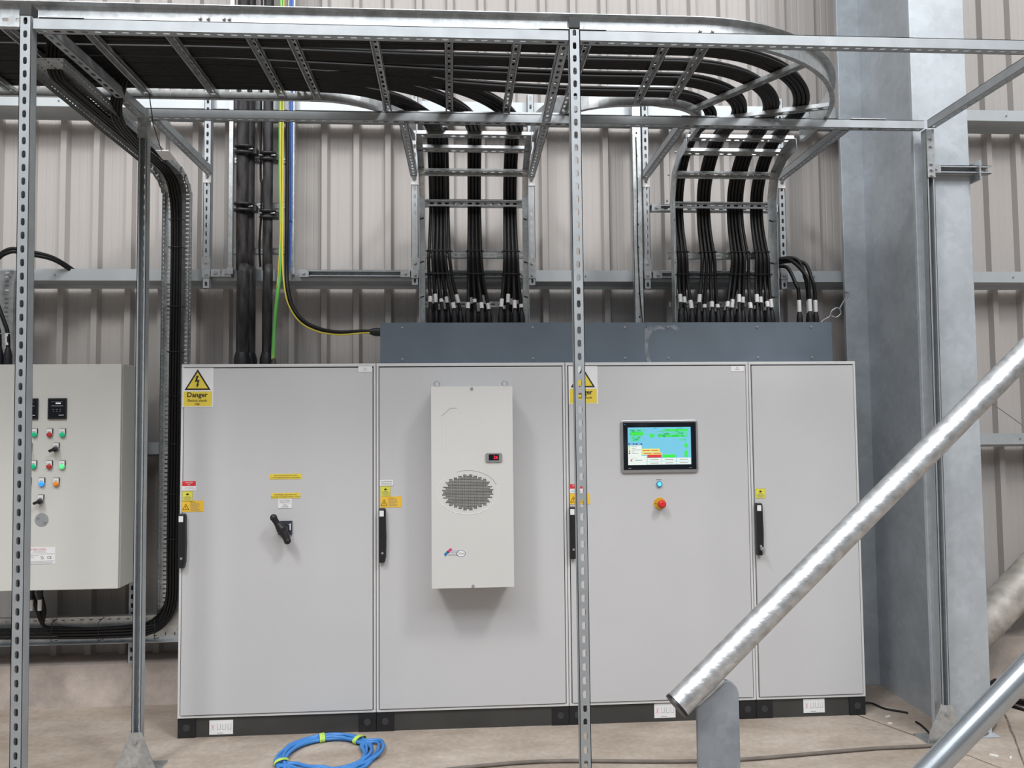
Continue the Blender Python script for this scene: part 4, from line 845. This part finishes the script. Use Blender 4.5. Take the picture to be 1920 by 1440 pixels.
# stained pipe behind the column
t = thing('stained_pipe', (4.2, .2, .1), 'large stained galvanised pipe slanting behind the column', 'pipe')
a = V((4.428, .2, .425)); dv = V((.233, 0, .22)); b = MB(); b.tube([a-dv*1.45, a, a+dv*4, a+dv*7], .100, 'rust', 36); b.build('pipe', t)
b = MB(); b.tube([a+dv*5.5, V((5.72, .2, 0))], .05, 'column', 16); b.build('prop', t)
# thin wires
lcable('bracing_wire', [(4.40, .45, 1.88), (4.85, .45, 1.56), (5.3, .45, 1.23)], .003, 'greyink', 'thin wire slanting across the wall right of the column')
t = thing('earth_bond_wire', (3.6, .3, 2.2), 'short twisted steel wire with a loop between gland box and column', 'wire')
b = MB(); b.tube(smooth_path([(3.545, .30, 2.142), (3.575, .29, 2.17), (3.60, .28, 2.185), (3.615, .275, 2.22), (3.65, .27, 2.235), (3.665, .27, 2.205), (3.64, .275, 2.18), (3.612, .28, 2.19)], 5), .004, 'rail', 8); b.build('loop', t)
b = MB(); b.tube(smooth_path([(3.655, .27, 2.225), (3.70, .30, 2.28), (3.76, .35, 2.33), (3.79, .445, 2.36)], 5), .004, 'rail', 8); b.build('tail', t)
# ================================================================== FLOOR ITEMS
t = thing('blue_cable_coil', (.8, -.26, 0), 'coil of bright blue cable tied with lime tape on the floor', 'cable coil')
P = []; turns = 7; N = 26
cx_, cy_ = .797, -.285
for k in range(turns*N+1):
    a = 2*math.pi*k/N; tn = k/N; rx = .205+.022*math.sin(tn*2.1)+.008*math.sin(a*2+tn); ry = .205+.022*math.cos(tn*1.7)
    skew = .035*math.sin(tn*1.3) if math.sin(a-.5) < 0 else .0
    P.append((cx_+rx*math.cos(a)+skew, cy_+ry*math.sin(a)+skew, .009+.0045*((tn*2.6) % 3)+.003*math.sin(3*a+tn)))
P += [(1.00, -.42, .012), (.90, -.50, .009), (.74, -.60, .009)]
b = MB(); b.tube(smooth_path(P, 2), .0085, 'blue', 8); b.build('cable', t)
for a in (1.85, .85, 3.55):
    c = V((cx_+.205*math.cos(a), cy_+.205*math.sin(a), .017)); rd = V((math.cos(a), math.sin(a), 0)); tg = V((-math.sin(a), math.cos(a), 0))
    b = MB(); ring_ = [c+rd*(.036*math.cos(q))+V((0, 0, .020*math.sin(q))) for q in [i*math.pi/8 for i in range(17)]]
    vs = []; 
    for p in ring_: vs += [p-tg*.013, p+tg*.013]
    b.add(vs, [(2*i, 2*i+1, 2*i+3, 2*i+2) for i in range(16)], 'lime', True); tag(b.build('tape_band', t), 'lime green tape band')
lcable('trailing_cable', [(.9, -.62, .009), (1.2, -.52, .009), (1.52, -.455, .009), (1.871, -.432, .009), (2.387, -.480, .009), (2.725, -.488, .009), (3.029, -.462, .009), (3.4, -.425, .009), (3.699, -.415, .009), (3.976, -.345, .009), (4.17, -.20, .009), (4.25, -.05, .009), (4.33, .10, .009)], .009, 'grey', 'dusty grey cable trailing along the floor past the column')
t = thing('black_cable_coil', (4.65, .15, 0), 'tangled black cable coil on the floor behind the column', 'cable coil')
P = []
for k in range(6*22):
    a = 2*math.pi*k/22; tn = k/22; P.append((4.66+(.20+.03*math.sin(tn*2.3))*math.cos(a)+.03*math.sin(tn*1.9), .17+(.17+.03*math.cos(tn*1.7))*math.sin(a), .010+.007*(tn % 4)))
P += [(4.5, -.1, .01), (4.44, .25, .01), (4.62, .42, .02)]
b = MB(); b.tube(smooth_path(P, 2), .0085, 'rubber', 8); b.build('cable', t)
for i, (x_, y_, a, ln) in enumerate(((3.70, -.03, .3, .03), (3.93, -.53, -.7, .035), (3.66, -.12, .1, .02), (3.99, -.56, .8, .02), (3.74, -.36, .9, .018), (4.30, -.42, .2, .02))):
    b = MB(); b.obox((x_, y_, .003), (math.cos(a)*ln/2, math.sin(a)*ln/2, 0), (-math.sin(a)*.004, math.cos(a)*.004, 0), (0, 0, .003), 'scrap'); tag(b.build('plastic_scrap'), 'tiny white scrap of plastic on the floor near the column', 'scrap', 'white scraps on the floor')
lcable('wire_offcut', [(3.64, .16, .006), (3.70, .14, .012), (3.74, .07, .006), (3.80, .02, .008), (3.83, .0, .006)], .005, 'rubber', 'short black wire offcut on the floor against the column web')
lcable('wire_offcut', [(3.80, -.12, .006), (3.80, -.17, .006), (3.785, -.25, .006), (3.77, -.29, .006)], .005, 'rubber', 'black wire offcut lying beside the foot of the right rear post')
